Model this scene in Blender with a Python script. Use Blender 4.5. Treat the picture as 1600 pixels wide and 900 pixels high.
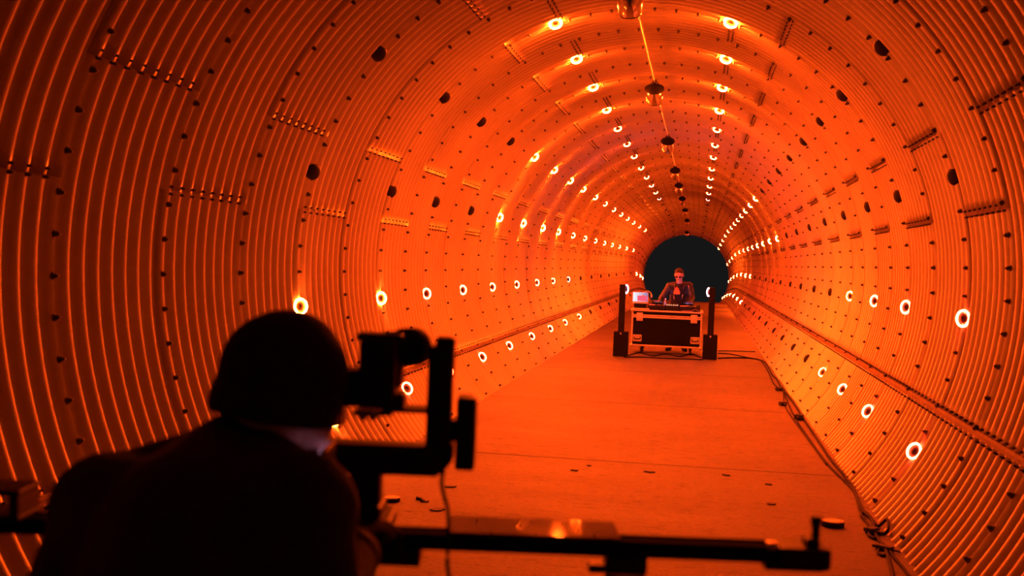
import bpy, bmesh, math, random
import numpy as np
from mathutils import Vector, Matrix, Quaternion

for o in list(bpy.data.objects):
    bpy.data.objects.remove(o)
scene = bpy.context.scene
COL = scene.collection
PI = math.pi
RND = random.Random(7)

# ------------------------------------------------------------------ camera
CAM = Vector((0.57434, 0.0, 1.62119))
CR = Vector((0.98630216, 0.16047814, 0.03814213))
CU = Vector((-0.04166764, 0.01866001, 0.99895726))
CF = Vector((-0.15959907, 0.98686299, -0.02509115))
cam = bpy.data.cameras.new('camera')
cam_ob = bpy.data.objects.new('camera', cam)
COL.objects.link(cam_ob)
rot = Matrix((CR, CU, -CF)).transposed()
cam_ob.matrix_world = Matrix.Translation(CAM) @ rot.to_4x4()
cam.sensor_width = 36.0
cam.sensor_fit = 'HORIZONTAL'
cam.lens = 1800.0 * 36.0 / 1600.0
cam.clip_start = 0.05
cam.clip_end = 300
cam.dof.use_dof = True
cam.dof.focus_distance = 17.0
cam.dof.aperture_fstop = 3.6
scene.camera = cam_ob

# ------------------------------------------------------------------ world and exposure
world = bpy.data.worlds.new('world')
scene.world = world
world.use_nodes = True
world.node_tree.nodes['Background'].inputs[0].default_value = (1.0, 0.96, 0.96, 1)
world.node_tree.nodes['Background'].inputs[1].default_value = 0.0078
scene.view_settings.view_transform = 'Standard'
scene.view_settings.look = 'None'
scene.view_settings.exposure = 0.0
scene.view_settings.gamma = 1.0
scene.view_settings.use_curve_mapping = False
scene.cycles.use_denoising = True
scene.cycles.max_bounces = 8
scene.cycles.diffuse_bounces = 5
scene.cycles.glossy_bounces = 5
scene.cycles.sample_clamp_indirect = 8.0
scene.cycles.caustics_reflective = True
scene.cycles.blur_glossy = 0.5

# strength and colour of the ring lights (what the lamps give off)
EMIT = {
    'amber': ((1.0, 0.074, 0.0035), 4400.0),
    'hot': ((1.0, 0.070, 0.0030), 6200.0),
    'warm': ((1.0, 0.085, 0.0060), 1100.0),
    'red': ((1.0, 0.038, 0.0060), 720.0),
    'ember': ((1.0, 0.040, 0.0110), 210.0),
    'dim': ((1.0, 0.20, 0.14), 14.0),
    'pink': ((1.0, 0.30, 0.38), 60.0),
}

# ------------------------------------------------------------------ helpers
def pix(x, y, depth):
    """world point seen at photo pixel x, y (1600x900) at a view depth in metres"""
    return CAM + (CF + CR * ((x - 800) / 1800.0) + CU * ((450 - y) / 1800.0)) * depth

def on_floor(x, y, z=0.0):
    d = CF + CR * ((x - 800) / 1800.0) + CU * ((450 - y) / 1800.0)
    return CAM + d * ((z - CAM.z) / d.z)

def project(p):
    d = Vector(p) - CAM
    w = d.dot(CF)
    return (800 + 1800 * d.dot(CR) / w, 450 - 1800 * d.dot(CU) / w, w)

def link(name, me, mat=None, parent=None):
    o = bpy.data.objects.new(name, me)
    COL.objects.link(o)
    if mat is not None and me is not None:
        if not me.materials:
            me.materials.append(mat)
    if parent is not None:
        o.parent = parent
    return o

def tag(o, label=None, cat=None, group=None, kind=None):
    if label: o['label'] = label
    if cat: o['category'] = cat
    if group: o['group'] = group
    if kind: o['kind'] = kind
    return o

def empty(name, loc, label, cat, group=None, rotm=None):
    o = bpy.data.objects.new(name, None)
    o.empty_display_size = 0.1
    COL.objects.link(o)
    if rotm is not None:
        o.matrix_world = Matrix.Translation(loc) @ rotm.to_4x4()
    else:
        o.location = loc
    return tag(o, label, cat, group)

def smooth(me, on=True):
    me.polygons.foreach_set('use_smooth', [on] * len(me.polygons))

class MB:
    """collects shapes into one bmesh; all coordinates local to the thing"""
    def __init__(self): self.bm = bmesh.new()
    def box(self, c, s, rotm=None, bev=0.0, seg=2):
        m = Matrix.Translation(c) @ (rotm.to_4x4() if rotm is not None else Matrix.Identity(4)) @ Matrix.Diagonal((s[0], s[1], s[2], 1))
        t = bmesh.new()
        bmesh.ops.create_cube(t, size=1.0, matrix=m)
        if bev > 0:
            bmesh.ops.bevel(t, geom=list(t.edges), offset=bev, segments=seg, affect='EDGES', profile=0.5)
        self._add(t); return self
    def cyl(self, a, b, r0, r1=None, n=24, bev=0.0, smooth_side=True):
        a = Vector(a); b = Vector(b); r1 = r0 if r1 is None else r1
        d = b - a; L = d.length
        q = d.to_track_quat('Z', 'Y').to_matrix().to_4x4()
        t = bmesh.new()
        bmesh.ops.create_cone(t, cap_ends=True, segments=n, radius1=r0, radius2=r1, depth=L, matrix=Matrix.Translation((a + b) / 2) @ q)
        if bev > 0:
            es = [e for e in t.edges if any(len(f.verts) > 4 for f in e.link_faces)]
            bmesh.ops.bevel(t, geom=es, offset=bev, segments=2, affect='EDGES', profile=0.5)
        if smooth_side:
            for f in t.faces:
                f.smooth = len(f.verts) <= 4
        self._add(t); return self
    def sph(self, c, r, rotm=None, u=20, v=12):
        s = (r, r, r) if not hasattr(r, '__len__') else r
        m = Matrix.Translation(c) @ (rotm.to_4x4() if rotm is not None else Matrix.Identity(4)) @ Matrix.Diagonal((s[0], s[1], s[2], 1))
        t = bmesh.new()
        bmesh.ops.create_uvsphere(t, u_segments=u, v_segments=v, radius=1.0, matrix=m)
        for f in t.faces: f.smooth = True
        self._add(t); return self
    def torus(self, c, axis, R, r, n=40, m=12, a0=0.0, a1=2 * PI):
        q = Vector(axis).to_track_quat('Z', 'Y').to_matrix()
        full = abs(a1 - a0 - 2 * PI) < 1e-6
        t = bmesh.new(); rings = []
        N = n if full else n + 1
        for i in range(N):
            a = a0 + (a1 - a0) * i / n
            ring = []
            for j in range(m):
                b = 2 * PI * j / m
                p = Vector(((R + r * math.cos(b)) * math.cos(a), (R + r * math.cos(b)) * math.sin(a), r * math.sin(b)))
                ring.append(t.verts.new(Vector(c) + q @ p))
            rings.append(ring)
        for i in range(n if full else n):
            A = rings[i]; B = rings[(i + 1) % N]
            for j in range(m):
                f = t.faces.new((A[j], B[j], B[(j + 1) % m], A[(j + 1) % m])); f.smooth = True
        if not full:
            t.faces.new(list(reversed(rings[0]))); t.faces.new(rings[-1])
        self._add(t); return self
    def tube(self, pts, r, m=8, sub=6):
        P = catmull(pts, sub) if sub > 1 else [Vector(p) for p in pts]
        t = bmesh.new(); rings = []
        up = Vector((0, 0, 1))
        for i, p in enumerate(P):
            d = (P[min(i + 1, len(P) - 1)] - P[max(i - 1, 0)]).normalized()
            s = d.cross(up)
            if s.length < 1e-3: s = d.cross(Vector((1, 0, 0)))
            s.normalize(); w = s.cross(d)
            rings.append([t.verts.new(p + s * (r * math.cos(2 * PI * j / m)) + w * (r * math.sin(2 * PI * j / m))) for j in range(m)])
        for A, B in zip(rings, rings[1:]):
            for j in range(m):
                f = t.faces.new((A[j], A[(j + 1) % m], B[(j + 1) % m], B[j])); f.smooth = True
        t.faces.new(list(reversed(rings[0]))); t.faces.new(rings[-1])
        bmesh.ops.recalc_face_normals(t, faces=list(t.faces))
        self._add(t); return self
    def lathe(self, prof, c=(0, 0, 0), axis=(0, 0, 1), n=32):
        q = Vector(axis).to_track_quat('Z', 'Y').to_matrix()
        t = bmesh.new(); rings = []
        for r, z in prof:
            rings.append([t.verts.new(Vector(c) + q @ Vector((r * math.cos(2 * PI * j / n), r * math.sin(2 * PI * j / n), z))) for j in range(n)])
        for A, B in zip(rings, rings[1:]):
            for j in range(n):
                f = t.faces.new((A[j], A[(j + 1) % n], B[(j + 1) % n], B[j])); f.smooth = True
        t.faces.new(list(reversed(rings[0]))); t.faces.new(rings[-1])
        bmesh.ops.recalc_face_normals(t, faces=list(t.faces))
        self._add(t); return self
    def prism(self, poly, o, ex, ey, thick):
        """polygon in the plane o + x*ex + y*ey, extruded by thick along ex x ey, centred"""
        ex = Vector(ex); ey = Vector(ey); n = ex.cross(ey).normalized(); o = Vector(o)
        t = bmesh.new()
        A = [t.verts.new(o + ex * x + ey * y - n * thick / 2) for x, y in poly]
        B = [t.verts.new(o + ex * x + ey * y + n * thick / 2) for x, y in poly]
        t.faces.new(list(reversed(A))); t.faces.new(B)
        for i in range(len(poly)):
            j = (i + 1) % len(poly)
            t.faces.new((A[i], A[j], B[j], B[i]))
        bmesh.ops.recalc_face_normals(t, faces=list(t.faces))
        self._add(t); return self
    def _add(self, t):
        me = bpy.data.meshes.new('tmp'); t.to_mesh(me); t.free()
        self.bm.from_mesh(me); bpy.data.meshes.remove(me)
    def mesh(self, name):
        me = bpy.data.meshes.new(name); self.bm.to_mesh(me); self.bm.free()
        return me
    def build(self, name, mat, parent=None):
        return link(name, self.mesh(name), mat, parent)

def catmull(pts, sub):
    P = [Vector(p) for p in pts]
    out = []
    for i in range(len(P) - 1):
        p0 = P[max(i - 1, 0)]; p1 = P[i]; p2 = P[i + 1]; p3 = P[min(i + 2, len(P) - 1)]
        for k in range(sub):
            t = k / sub
            out.append(0.5 * ((2 * p1) + (p2 - p0) * t + (2 * p0 - 5 * p1 + 4 * p2 - p3) * t * t + (3 * p1 - p0 - 3 * p2 + p3) * t ** 3))
    out.append(P[-1])
    return out

def fuse(shapes, name, voxel=0.008, it=4):
    """one continuous surface out of tapered capsules and ellipsoids"""
    bm = bmesh.new()
    for s in shapes:
        t = bmesh.new()
        if s[0] == 'c':
            _, a, b, ra, rb = s
            bmesh.ops.create_uvsphere(t, u_segments=16, v_segments=10, radius=ra, matrix=Matrix.Translation(a))
            bmesh.ops.create_uvsphere(t, u_segments=16, v_segments=10, radius=rb, matrix=Matrix.Translation(b))
            r = bmesh.ops.convex_hull(t, input=list(t.verts))
            junk = list({g for g in r['geom_interior'] + r['geom_unused'] if isinstance(g, bmesh.types.BMVert)})
            if junk: bmesh.ops.delete(t, geom=junk, context='VERTS')
        else:
            _, c, r, rm = s
            m = Matrix.Translation(c) @ (rm.to_4x4() if rm is not None else Matrix.Identity(4)) @ Matrix.Diagonal((r[0], r[1], r[2], 1))
            bmesh.ops.create_uvsphere(t, u_segments=28, v_segments=18, radius=1.0, matrix=m)
        me = bpy.data.meshes.new('tmp'); t.to_mesh(me); t.free(); bm.from_mesh(me); bpy.data.meshes.remove(me)
    me = bpy.data.meshes.new('tmp'); bm.to_mesh(me); bm.free()
    o = bpy.data.objects.new('tmp', me); COL.objects.link(o)
    md = o.modifiers.new('r', 'REMESH'); md.mode = 'VOXEL'; md.voxel_size = voxel; md.use_smooth_shade = True
    if it:
        ms = o.modifiers.new('s', 'SMOOTH'); ms.factor = 0.5; ms.iterations = it
    dg = bpy.context.evaluated_depsgraph_get()
    res = bpy.data.meshes.new_from_object(o.evaluated_get(dg), depsgraph=dg)
    res.name = name
    bpy.data.objects.remove(o); bpy.data.meshes.remove(me)
    smooth(res)
    return res

# ------------------------------------------------------------------ materials
def mat(name, color, rough=0.5, metal=0.0, spec=0.5, var=0.0, vscale=12.0, bump=0.0, bscale=60.0, emit=None, estr=0.0, coat=0.0):
    m = bpy.data.materials.new(name); m.use_nodes = True
    nt = m.node_tree; b = nt.nodes['Principled BSDF']
    b.inputs['Base Color'].default_value = (*color, 1)
    b.inputs['Roughness'].default_value = rough
    b.inputs['Metallic'].default_value = metal
    b.inputs['Specular IOR Level'].default_value = spec
    b.inputs['Coat Weight'].default_value = coat
    if emit is not None:
        b.inputs['Emission Color'].default_value = (*emit, 1)
        b.inputs['Emission Strength'].default_value = estr
    if var > 0 or bump > 0:
        tc = nt.nodes.new('ShaderNodeTexCoord')
    if var > 0:
        n = nt.nodes.new('ShaderNodeTexNoise'); n.inputs['Scale'].default_value = vscale; n.inputs['Detail'].default_value = 6
        nt.links.new(tc.outputs['Object'], n.inputs['Vector'])
        r = nt.nodes.new('ShaderNodeMapRange')
        r.inputs['From Min'].default_value = 0.3; r.inputs['From Max'].default_value = 0.7
        r.inputs['To Min'].default_value = 1 - var; r.inputs['To Max'].default_value = 1 + var * 0.5
        nt.links.new(n.outputs['Fac'], r.inputs['Value'])
        mx = nt.nodes.new('ShaderNodeVectorMath'); mx.operation = 'SCALE'
        mx.inputs[0].default_value = color
        nt.links.new(r.outputs['Result'], mx.inputs['Scale'])
        nt.links.new(mx.outputs['Vector'], b.inputs['Base Color'])
    if bump > 0:
        n2 = nt.nodes.new('ShaderNodeTexNoise'); n2.inputs['Scale'].default_value = bscale; n2.inputs['Detail'].default_value = 4
        nt.links.new(tc.outputs['Object'], n2.inputs['Vector'])
        bp = nt.nodes.new('ShaderNodeBump'); bp.inputs['Strength'].default_value = bump; bp.inputs['Distance'].default_value = 0.01
        nt.links.new(n2.outputs['Fac'], bp.inputs['Height'])
        nt.links.new(bp.outputs['Normal'], b.inputs['Normal'])
    return m

def emit_mat(kind):
    c, s = EMIT[kind]
    m = bpy.data.materials.new('glow_' + kind); m.use_nodes = True
    nt = m.node_tree
    nt.nodes.remove(nt.nodes['Principled BSDF'])
    e = nt.nodes.new('ShaderNodeEmission')
    e.inputs['Color'].default_value = (*c, 1); e.inputs['Strength'].default_value = s
    nt.links.new(e.outputs[0], nt.nodes['Material Output'].inputs['Surface'])
    return m

def steel_mat():
    m = bpy.data.materials.new('galvanised_steel'); m.use_nodes = True
    nt = m.node_tree; b = nt.nodes['Principled BSDF']
    b.inputs['Metallic'].default_value = 0.45
    tc = nt.nodes.new('ShaderNodeTexCoord')
    n = nt.nodes.new('ShaderNodeTexNoise'); n.inputs['Scale'].default_value = 0.55; n.inputs['Detail'].default_value = 8; n.inputs['Roughness'].default_value = 0.65
    nt.links.new(tc.outputs['Object'], n.inputs['Vector'])
    cr = nt.nodes.new('ShaderNodeValToRGB')
    cr.color_ramp.elements[0].position = 0.33; cr.color_ramp.elements[0].color = (0.38, 0.365, 0.35, 1)
    cr.color_ramp.elements[1].position = 0.66; cr.color_ramp.elements[1].color = (0.54, 0.525, 0.51, 1)
    nt.links.new(n.outputs['Fac'], cr.inputs['Fac'])
    nt.links.new(cr.outputs['Color'], b.inputs['Base Color'])
    n2 = nt.nodes.new('ShaderNodeTexNoise'); n2.inputs['Scale'].default_value = 6.0; n2.inputs['Detail'].default_value = 5
    nt.links.new(tc.outputs['Object'], n2.inputs['Vector'])
    mr = nt.nodes.new('ShaderNodeMapRange'); mr.inputs['To Min'].default_value = 0.34; mr.inputs['To Max'].default_value = 0.48
    nt.links.new(n2.outputs['Fac'], mr.inputs['Value']); nt.links.new(mr.outputs['Result'], b.inputs['Roughness'])
    return m

def concrete_mat():
    m = bpy.data.materials.new('worn_concrete'); m.use_nodes = True
    nt = m.node_tree; b = nt.nodes['Principled BSDF']
    tc = nt.nodes.new('ShaderNodeTexCoord')
    def noise(scale, sx, sy, detail, lo, hi, c0, c1, rough=0.6):
        mp = nt.nodes.new('ShaderNodeMapping'); mp.inputs['Scale'].default_value = (sx, sy, 1)
        nt.links.new(tc.outputs['Object'], mp.inputs['Vector'])
        n = nt.nodes.new('ShaderNodeTexNoise'); n.inputs['Scale'].default_value = scale; n.inputs['Detail'].default_value = detail; n.inputs['Roughness'].default_value = rough
        nt.links.new(mp.outputs['Vector'], n.inputs['Vector'])
        r = nt.nodes.new('ShaderNodeMapRange'); r.inputs['From Min'].default_value = lo; r.inputs['From Max'].default_value = hi
        r.inputs['To Min'].default_value = c0; r.inputs['To Max'].default_value = c1
        nt.links.new(n.outputs['Fac'], r.inputs['Value'])
        return r.outputs['Result'], n.outputs['Fac']
    a, af = noise(1.0, 0.35, 2.2, 7, 0.3, 0.7, 0.84, 1.06)         # broom streaks across the tunnel
    c, _ = noise(13.0, 0.5, 1.3, 6, 0.31, 0.44, 0.45, 1.0)          # small dark scuffs
    d, _ = noise(0.5, 1.0, 0.8, 4, 0.35, 0.65, 0.70, 1.08)           # wide damp patches
    g, gf = noise(42.0, 0.8, 1.0, 5, 0.3, 0.7, 0.72, 1.16)           # grain
    def mul(x, y):
        k = nt.nodes.new('ShaderNodeMath'); k.operation = 'MULTIPLY'
        nt.links.new(x, k.inputs[0]); nt.links.new(y, k.inputs[1]); return k.outputs[0]
    v = mul(mul(a, c), mul(d, g))
    sc = nt.nodes.new('ShaderNodeVectorMath'); sc.operation = 'SCALE'; sc.inputs[0].default_value = (0.125, 0.108, 0.098)
    nt.links.new(v, sc.inputs['Scale']); nt.links.new(sc.outputs['Vector'], b.inputs['Base Color'])
    rr = nt.nodes.new('ShaderNodeMapRange'); rr.inputs['To Min'].default_value = 0.55; rr.inputs['To Max'].default_value = 0.8
    nt.links.new(af, rr.inputs['Value']); nt.links.new(rr.outputs['Result'], b.inputs['Roughness'])
    b.inputs['Specular IOR Level'].default_value = 0.35
    bp = nt.nodes.new('ShaderNodeBump'); bp.inputs['Strength'].default_value = 0.35; bp.inputs['Distance'].default_value = 0.02
    nt.links.new(v, bp.inputs['Height']); nt.links.new(bp.outputs['Normal'], b.inputs['Normal'])
    return m

M = {
    'steel': steel_mat(),
    'concrete': concrete_mat(),
    'bolt': mat('dull_bolt_steel', (0.045, 0.038, 0.035), 0.6, 0.3, var=0.2),
    'strip': mat('rusty_angle_steel', (0.16, 0.11, 0.09), 0.7, 0.2, var=0.3),
    'black': mat('black_plastic', (0.010, 0.010, 0.010), 0.65, spec=0.15),
    'lens': mat('dark_lens', (0.010, 0.008, 0.008), 0.55, spec=0.15),
    'gloss': mat('glossy_black_rail', (0.012, 0.012, 0.013), 0.03, spec=0.6),
    'matte': mat('matte_black_rail', (0.010, 0.010, 0.010), 0.9, spec=0.03),
    'rig': mat('black_anodised', (0.014, 0.014, 0.015), 0.5, spec=0.25),
    'gunmetal': mat('grey_metal', (0.30, 0.30, 0.32), 0.35, 0.8),
    'chrome': mat('polished_steel', (0.72, 0.70, 0.68), 0.16, 1.0),
    'pipe': mat('galvanised_pipe', (0.62, 0.60, 0.58), 0.35, 0.7),
    'alu': mat('aluminium_extrusion', (0.80, 0.79, 0.78), 0.38, 0.55),
    'case': mat('black_laminate', (0.010, 0.010, 0.011), 0.8, spec=0.12, bump=0.2, bscale=160),
    'rubber': mat('black_rubber', (0.010, 0.010, 0.010), 0.75),
    'cable': mat('black_cable', (0.010, 0.009, 0.009), 0.75, spec=0.1),
    'jacket': mat('black_jacket_cloth', (0.016, 0.016, 0.018), 0.85, bump=0.3, bscale=90),
    'knit': mat('black_knit', (0.013, 0.013, 0.014), 0.95, bump=0.5, bscale=220),
    'trousers': mat('dark_trousers', (0.018, 0.018, 0.022), 0.85),
    'skin': mat('skin', (0.52, 0.34, 0.27), 0.55, var=0.08),
    'hair': mat('dark_hair', (0.03, 0.022, 0.018), 0.7),
    'leather': mat('black_leather', (0.022, 0.022, 0.028), 0.42, bump=0.3, bscale=30),
    'tee': mat('black_tee', (0.012, 0.012, 0.013), 0.9),
    'print': mat('orange_print', (0.85, 0.22, 0.03), 0.8, var=0.35, vscale=60),
    'beard': mat('grey_beard', (0.42, 0.40, 0.40), 0.8),
    'glass': mat('sunglass_lens', (0.01, 0.01, 0.012), 0.12),
    'silver': mat('laptop_aluminium', (0.80, 0.82, 0.86), 0.35, 0.25),
    'sticker': mat('pink_sticker', (0.85, 0.12, 0.22), 0.6),
    'cream': mat('cream_plastic', (0.72, 0.66, 0.58), 0.5),
    'board': mat('pale_fibreboard', (0.70, 0.62, 0.55), 0.8, var=0.15),
    'white': mat('white_plastic', (0.8, 0.8, 0.8), 0.5),
    'purple': mat('purple_cable', (0.30, 0.18, 0.55), 0.5),
    'led_red': mat('red_led', (0.1, 0.01, 0.01), 0.5, emit=(1, 0.05, 0.03), estr=1.6),
    'led_amber': mat('amber_led', (0.1, 0.05, 0.01), 0.5, emit=(1, 0.55, 0.3), estr=1.6),
    'screen': mat('cheek_fill_glow', (0.02, 0.02, 0.02), 0.3, emit=(0.52, 0.20, 0.34), estr=0.8),  # purple glow of the added panel that lights the cheek
    'blue_screen': mat('player_screen', (0.02, 0.02, 0.02), 0.3, emit=(0.12, 0.32, 1.0), estr=22.0),
}
GLOW = {k: emit_mat(k) for k in EMIT}

# ------------------------------------------------------------------ the tunnel
R0 = 2.375                 # radius at the corrugation crests
AMP = 0.024
AXZ = 1.5422               # height of the tunnel axis above the floor
CURVE = 56.27 * 0.87       # beyond this the bore bends a little left and down
def centre(y):
    t = max(0.0, y - CURVE) / 0.87
    return (-4.216e-4 * t * t * 0.87, AXZ - 1.66195e-3 * t * t * 0.87)
RING_Y = [8.217, 10.419, 12.234, 14.185, 16.266, 18.505, 20.867, 23.216, 25.971, 28.699, 31.64, 34.664, 37.813, 41.252, 45.339, 50.029, 54.9, 59.0, 62.4, 65.3]
END_Y = 66.0
seams = [RING_Y[0] - 1.1 * i for i in range(11, 0, -1)]
for a, b in zip(RING_Y, RING_Y[1:]):
    n = max(2, round((b - a) / 1.2))
    seams += [a + (b - a) * i / n for i in range(n)]
seams += [RING_Y[-1], END_Y]
PARITY0 = 0
ARCS = {0: [-43, -20.7, 12, 59.5, 108.4, 156.5, 205.5, 223],
        1: [-43, -20.7, 26, 71, 121.5, 170.6, 205.5, 223]}

def wall_pt(th, y, r):
    cx, cz = centre(y)
    return (cx + r * math.cos(th), y, cz + r * math.sin(th))

geo = {k: [[], [], []] for k in ('right', 'left', 'top')}   # verts, faces, smooth
def add_plate(which, y0, y1, t0, t1, lap, ncor, spc, dth):
    V, F, Sm = geo[which]
    A0, A1 = math.radians(t0), math.radians(t1)
    lapA = 0.006
    ny = ncor * spc
    ys = [(y0 + (y1 - y0) * i / ny) for i in range(ny + 1)]
    pre = []
    if lap > 0:
        h = (y1 - y0) / ny
        pre = [y0 - 0.042, y0 - 0.021]
    ys = pre + ys
    nt = max(3, round((t1 - t0) / dth))
    up = (t0 + t1) / 2 > 90
    if up: ths = [A0] + [A0 + (A1 - A0) * i / nt for i in range(1, nt)] + [A1 + lapA]
    else: ths = [A0 - lapA] + [A0 + (A1 - A0) * i / nt for i in range(1, nt)] + [A1]
    base = len(V)
    for y in ys:
        u = (y - y0) / (y1 - y0)
        ph = 2 * PI * ncor * u
        r = R0 + AMP * (1 - math.cos(ph))
        r += (-lap * max(0.0, 1 - u * 0.9)) + 0.0
        for j, th in enumerate(ths):
            k = (j / (len(ths) - 1))
            if up: k = 1 - k
            rr = r - 0.005 * (1 - k)
            V.append(wall_pt(th, y, rr))
    n = len(ths)
    for i in range(len(ys) - 1):
        for j in range(n - 1):
            a = base + i * n + j
            F.append((a, a + n, a + n + 1, a + 1)); Sm.append(True)
    # plate edge facing the tunnel mouth
    if lap > 0:
        b2 = len(V)
        y = ys[0]; u = (y - y0) / (y1 - y0); r = R0 + AMP * (1 - math.cos(2 * PI * ncor * u))
        for th in ths:
            V.append(wall_pt(th, y + 0.002, r + 0.012))
        for j in range(n - 1):
            F.append((base + j, base + j + 1, b2 + j + 1, b2 + j)); Sm.append(False)
    # lower longitudinal edge
    b3 = len(V)
    for i, y in enumerate(ys):
        u = (y - y0) / (y1 - y0); r = R0 + AMP * (1 - math.cos(2 * PI * ncor * u))
        V.append(wall_pt(ths[-1] if up else ths[0], y, r + 0.008))
    for i in range(len(ys) - 1):
        c0 = n - 1 if up else 0
        F.append((base + i * n + c0, b3 + i, b3 + i + 1, base + (i + 1) * n + c0)); Sm.append(False)

bolts = []           # position, inward normal
for i in range(len(seams) - 1):
    y0, y1 = seams[i], seams[i + 1]
    par = i % 2
    arcs = ARCS[par]
    ncor = max(4, round((y1 - y0) / 0.1375))
    if y0 < 12: spc, dth = 8, 2.0
    elif y0 < 30: spc, dth = 6, 2.4
    else: spc, dth = 4, 3.0
    rr = random.Random(i * 13 + 5)
    for s in range(len(arcs) - 1):
        t0, t1 = arcs[s], arcs[s + 1]
        mid = (t0 + t1) / 2
        which = 'right' if t1 < 72 else ('left' if t0 > 108 else 'top')
        lap = 0.007 if (s + par) % 2 == 0 or rr.random() < 0.25 else -0.004
        add_plate(which, y0, y1, t0, t1, lap, ncor, spc, dth)
    # bolts round the seam
    k = -39.0
    while k < 219.5:
        th = math.radians(k)
        ok = True
        if any(abs(y0 - ry) < 0.05 for ry in RING_Y):
            for a in (209.36, 188.07, 163.69, 139.49, 109.84, 71.34, 42.9, 18.46, -5.03, -28.53):
                if abs(k - a) < 1.7: ok = False
        if ok: bolts.append((y0, th, R0 - 0.004, 0.86))
        k += 4.7
    # bolts along the lengthwise seams, two rows
    for t in arcs[1:-1]:
        for c in range(ncor + 1 if t in (-20.7, 205.5) else ncor):
            y = y0 + (y1 - y0) * (c + (0.5 if t in (-20.7, 205.5) else 0.0)) / ncor
            y2 = y0 + (y1 - y0) * c / ncor
            if y2 < END_Y - 0.05:
                tt = (0.9, -0.95) if t in (-20.7, 205.5) else (0.45, -0.5)
                bolts.append((y2, math.radians(t + tt[0]), R0 - 0.001, 0.52))
                bolts.append((y2, math.radians(t + tt[1]), R0 + 0.001, 0.46))

def mesh_from(V, F, Sm, name):
    me = bpy.data.meshes.new(name)
    me.from_pydata(V, [], F)
    me.polygons.foreach_set('use_smooth', Sm)
    me.update()
    return me
WALL = {}
for k, nm in (('right', 'wall_right'), ('left', 'wall_left'), ('top', 'ceiling')):
    WALL[k] = tag(link(nm, mesh_from(*geo[k], nm), M['steel']), kind='structure')

# floor slab between the tunnel sides, with sawn joints across it
XE = math.sqrt((R0 + AMP) ** 2 - AXZ ** 2) + 0.012
def build_floor():
    joints = [5.2, 9.4, 13.35, 17.4, 21.7, 26.5, 31.5, 37, 43, 50, 58]
    ys = [-4.0]
    for j in joints: ys += [j - 0.012, j - 0.004, j + 0.004, j + 0.012]
    y = CURVE
    while y < END_Y: ys.append(y); y += 2.0
    ys.append(END_Y + 0.05)
    ys = sorted(set(ys))
    V, F = [], []
    for y in ys:
        cx, cz = centre(y); z = cz - AXZ
        if any(abs(y - j) < 0.006 for j in joints): z -= 0.012
        V += [(cx - XE, y, z - 0.25), (cx - XE, y, z), (cx + XE, y, z), (cx + XE, y, z - 0.25)]
    for i in range(len(ys) - 1):
        a = i * 4
        for j in range(4):
            b = (j + 1) % 4
            F.append((a + j, a + 4 + j, a + 4 + b, a + b))
    F.append((3, 2, 1, 0)); e = (len(ys) - 1) * 4; F.append((e, e + 1, e + 2, e + 3))
    return mesh_from(V, F, [False] * len(F), 'floor')
fl = tag(link('floor', build_floor(), M['concrete']), kind='structure')
bm = bmesh.new(); bm.from_mesh(fl.data); bmesh.ops.recalc_face_normals(bm, faces=list(bm.faces)); bm.to_mesh(fl.data); bm.free()

# stringer strip along the bottom plates
def stringer(deg, name):
    V, F = [], []
    ys = [-3.8 + i * 0.5 for i in range(int((END_Y + 3.8) / 0.5))] + [END_Y]
    for y in ys:
        for d, r in ((-0.55, R0 + 0.01), (-0.55, R0 - 0.006), (-0.10, R0 - 0.008), (-0.10, R0 - 0.014), (0.45, R0 - 0.014), (0.45, R0 + 0.01)):
            V.append(wall_pt(math.radians(deg + d * (1 if deg < 90 else -1)), y, r))
    n = 6
    for i in range(len(ys) - 1):
        for j in range(n):
            k = (j + 1) % n
            F.append((i * n + j, i * n + k, (i + 1) * n + k, (i + 1) * n + j))
    F.append(tuple(range(n))); F.append(tuple(len(V) - n + j for j in reversed(range(n))))
    me = mesh_from(V, F, [False] * len(F), name)
    b = bmesh.new(); b.from_mesh(me); bmesh.ops.recalc_face_normals(b, faces=list(b.faces)); b.to_mesh(me); b.free()
    return tag(link(name, me, M['strip']), kind='structure')
stringer(-20.7, 'trim_1'); stringer(205.5, 'trim_2')

# bolts: the 100 that show largest on each wall are parts, the rest one stuff part
def bolt_shape(scale, lod):
    if lod == 0:
        mb = MB()
        mb.cyl((0, 0, -0.004), (0, 0, 0.004), 0.021 * scale, n=14, bev=0.001)
        mb.cyl((0, 0, 0.003), (0, 0, 0.019), 0.0155 * scale, 0.0150 * scale, n=6, smooth_side=False)
        mb.cyl((0, 0, 0.018), (0, 0, 0.027), 0.0085 * scale, n=10, bev=0.001)
        return mb.mesh('bolt')
    V = []; F = []
    for z, r in ((-0.004, 0.0185), (0.016, 0.0150), (0.024, 0.008)):
        for j in range(6):
            V.append((r * scale * math.cos(j * PI / 3), r * scale * math.sin(j * PI / 3), z))
    for k in range(2):
        for j in range(6):
            F.append((k * 6 + j, k * 6 + (j + 1) % 6, k * 6 + 6 + (j + 1) % 6, k * 6 + 6 + j))
    F.append(tuple(range(12, 18)))
    return V, F
BOLT_ME = {}
far_geo = {k: ([], []) for k in WALL}
cand = {k: [] for k in WALL}
for y, th, r, sc in bolts:
    d = math.degrees(th)
    k = 'right' if d < 65.5 else ('left' if d > 115 else 'top')
    p = Vector(wall_pt(th, y, r)); n = Vector((-math.cos(th), 0, -math.sin(th)))
    sx, sy, w = project(p)
    vis = w > 0.5 and -5 < sx < 1605 and -5 < sy < 905
    cand[k].append(((w / sc) if vis else 1e6 + abs(y), p, n, sc, th))
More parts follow.
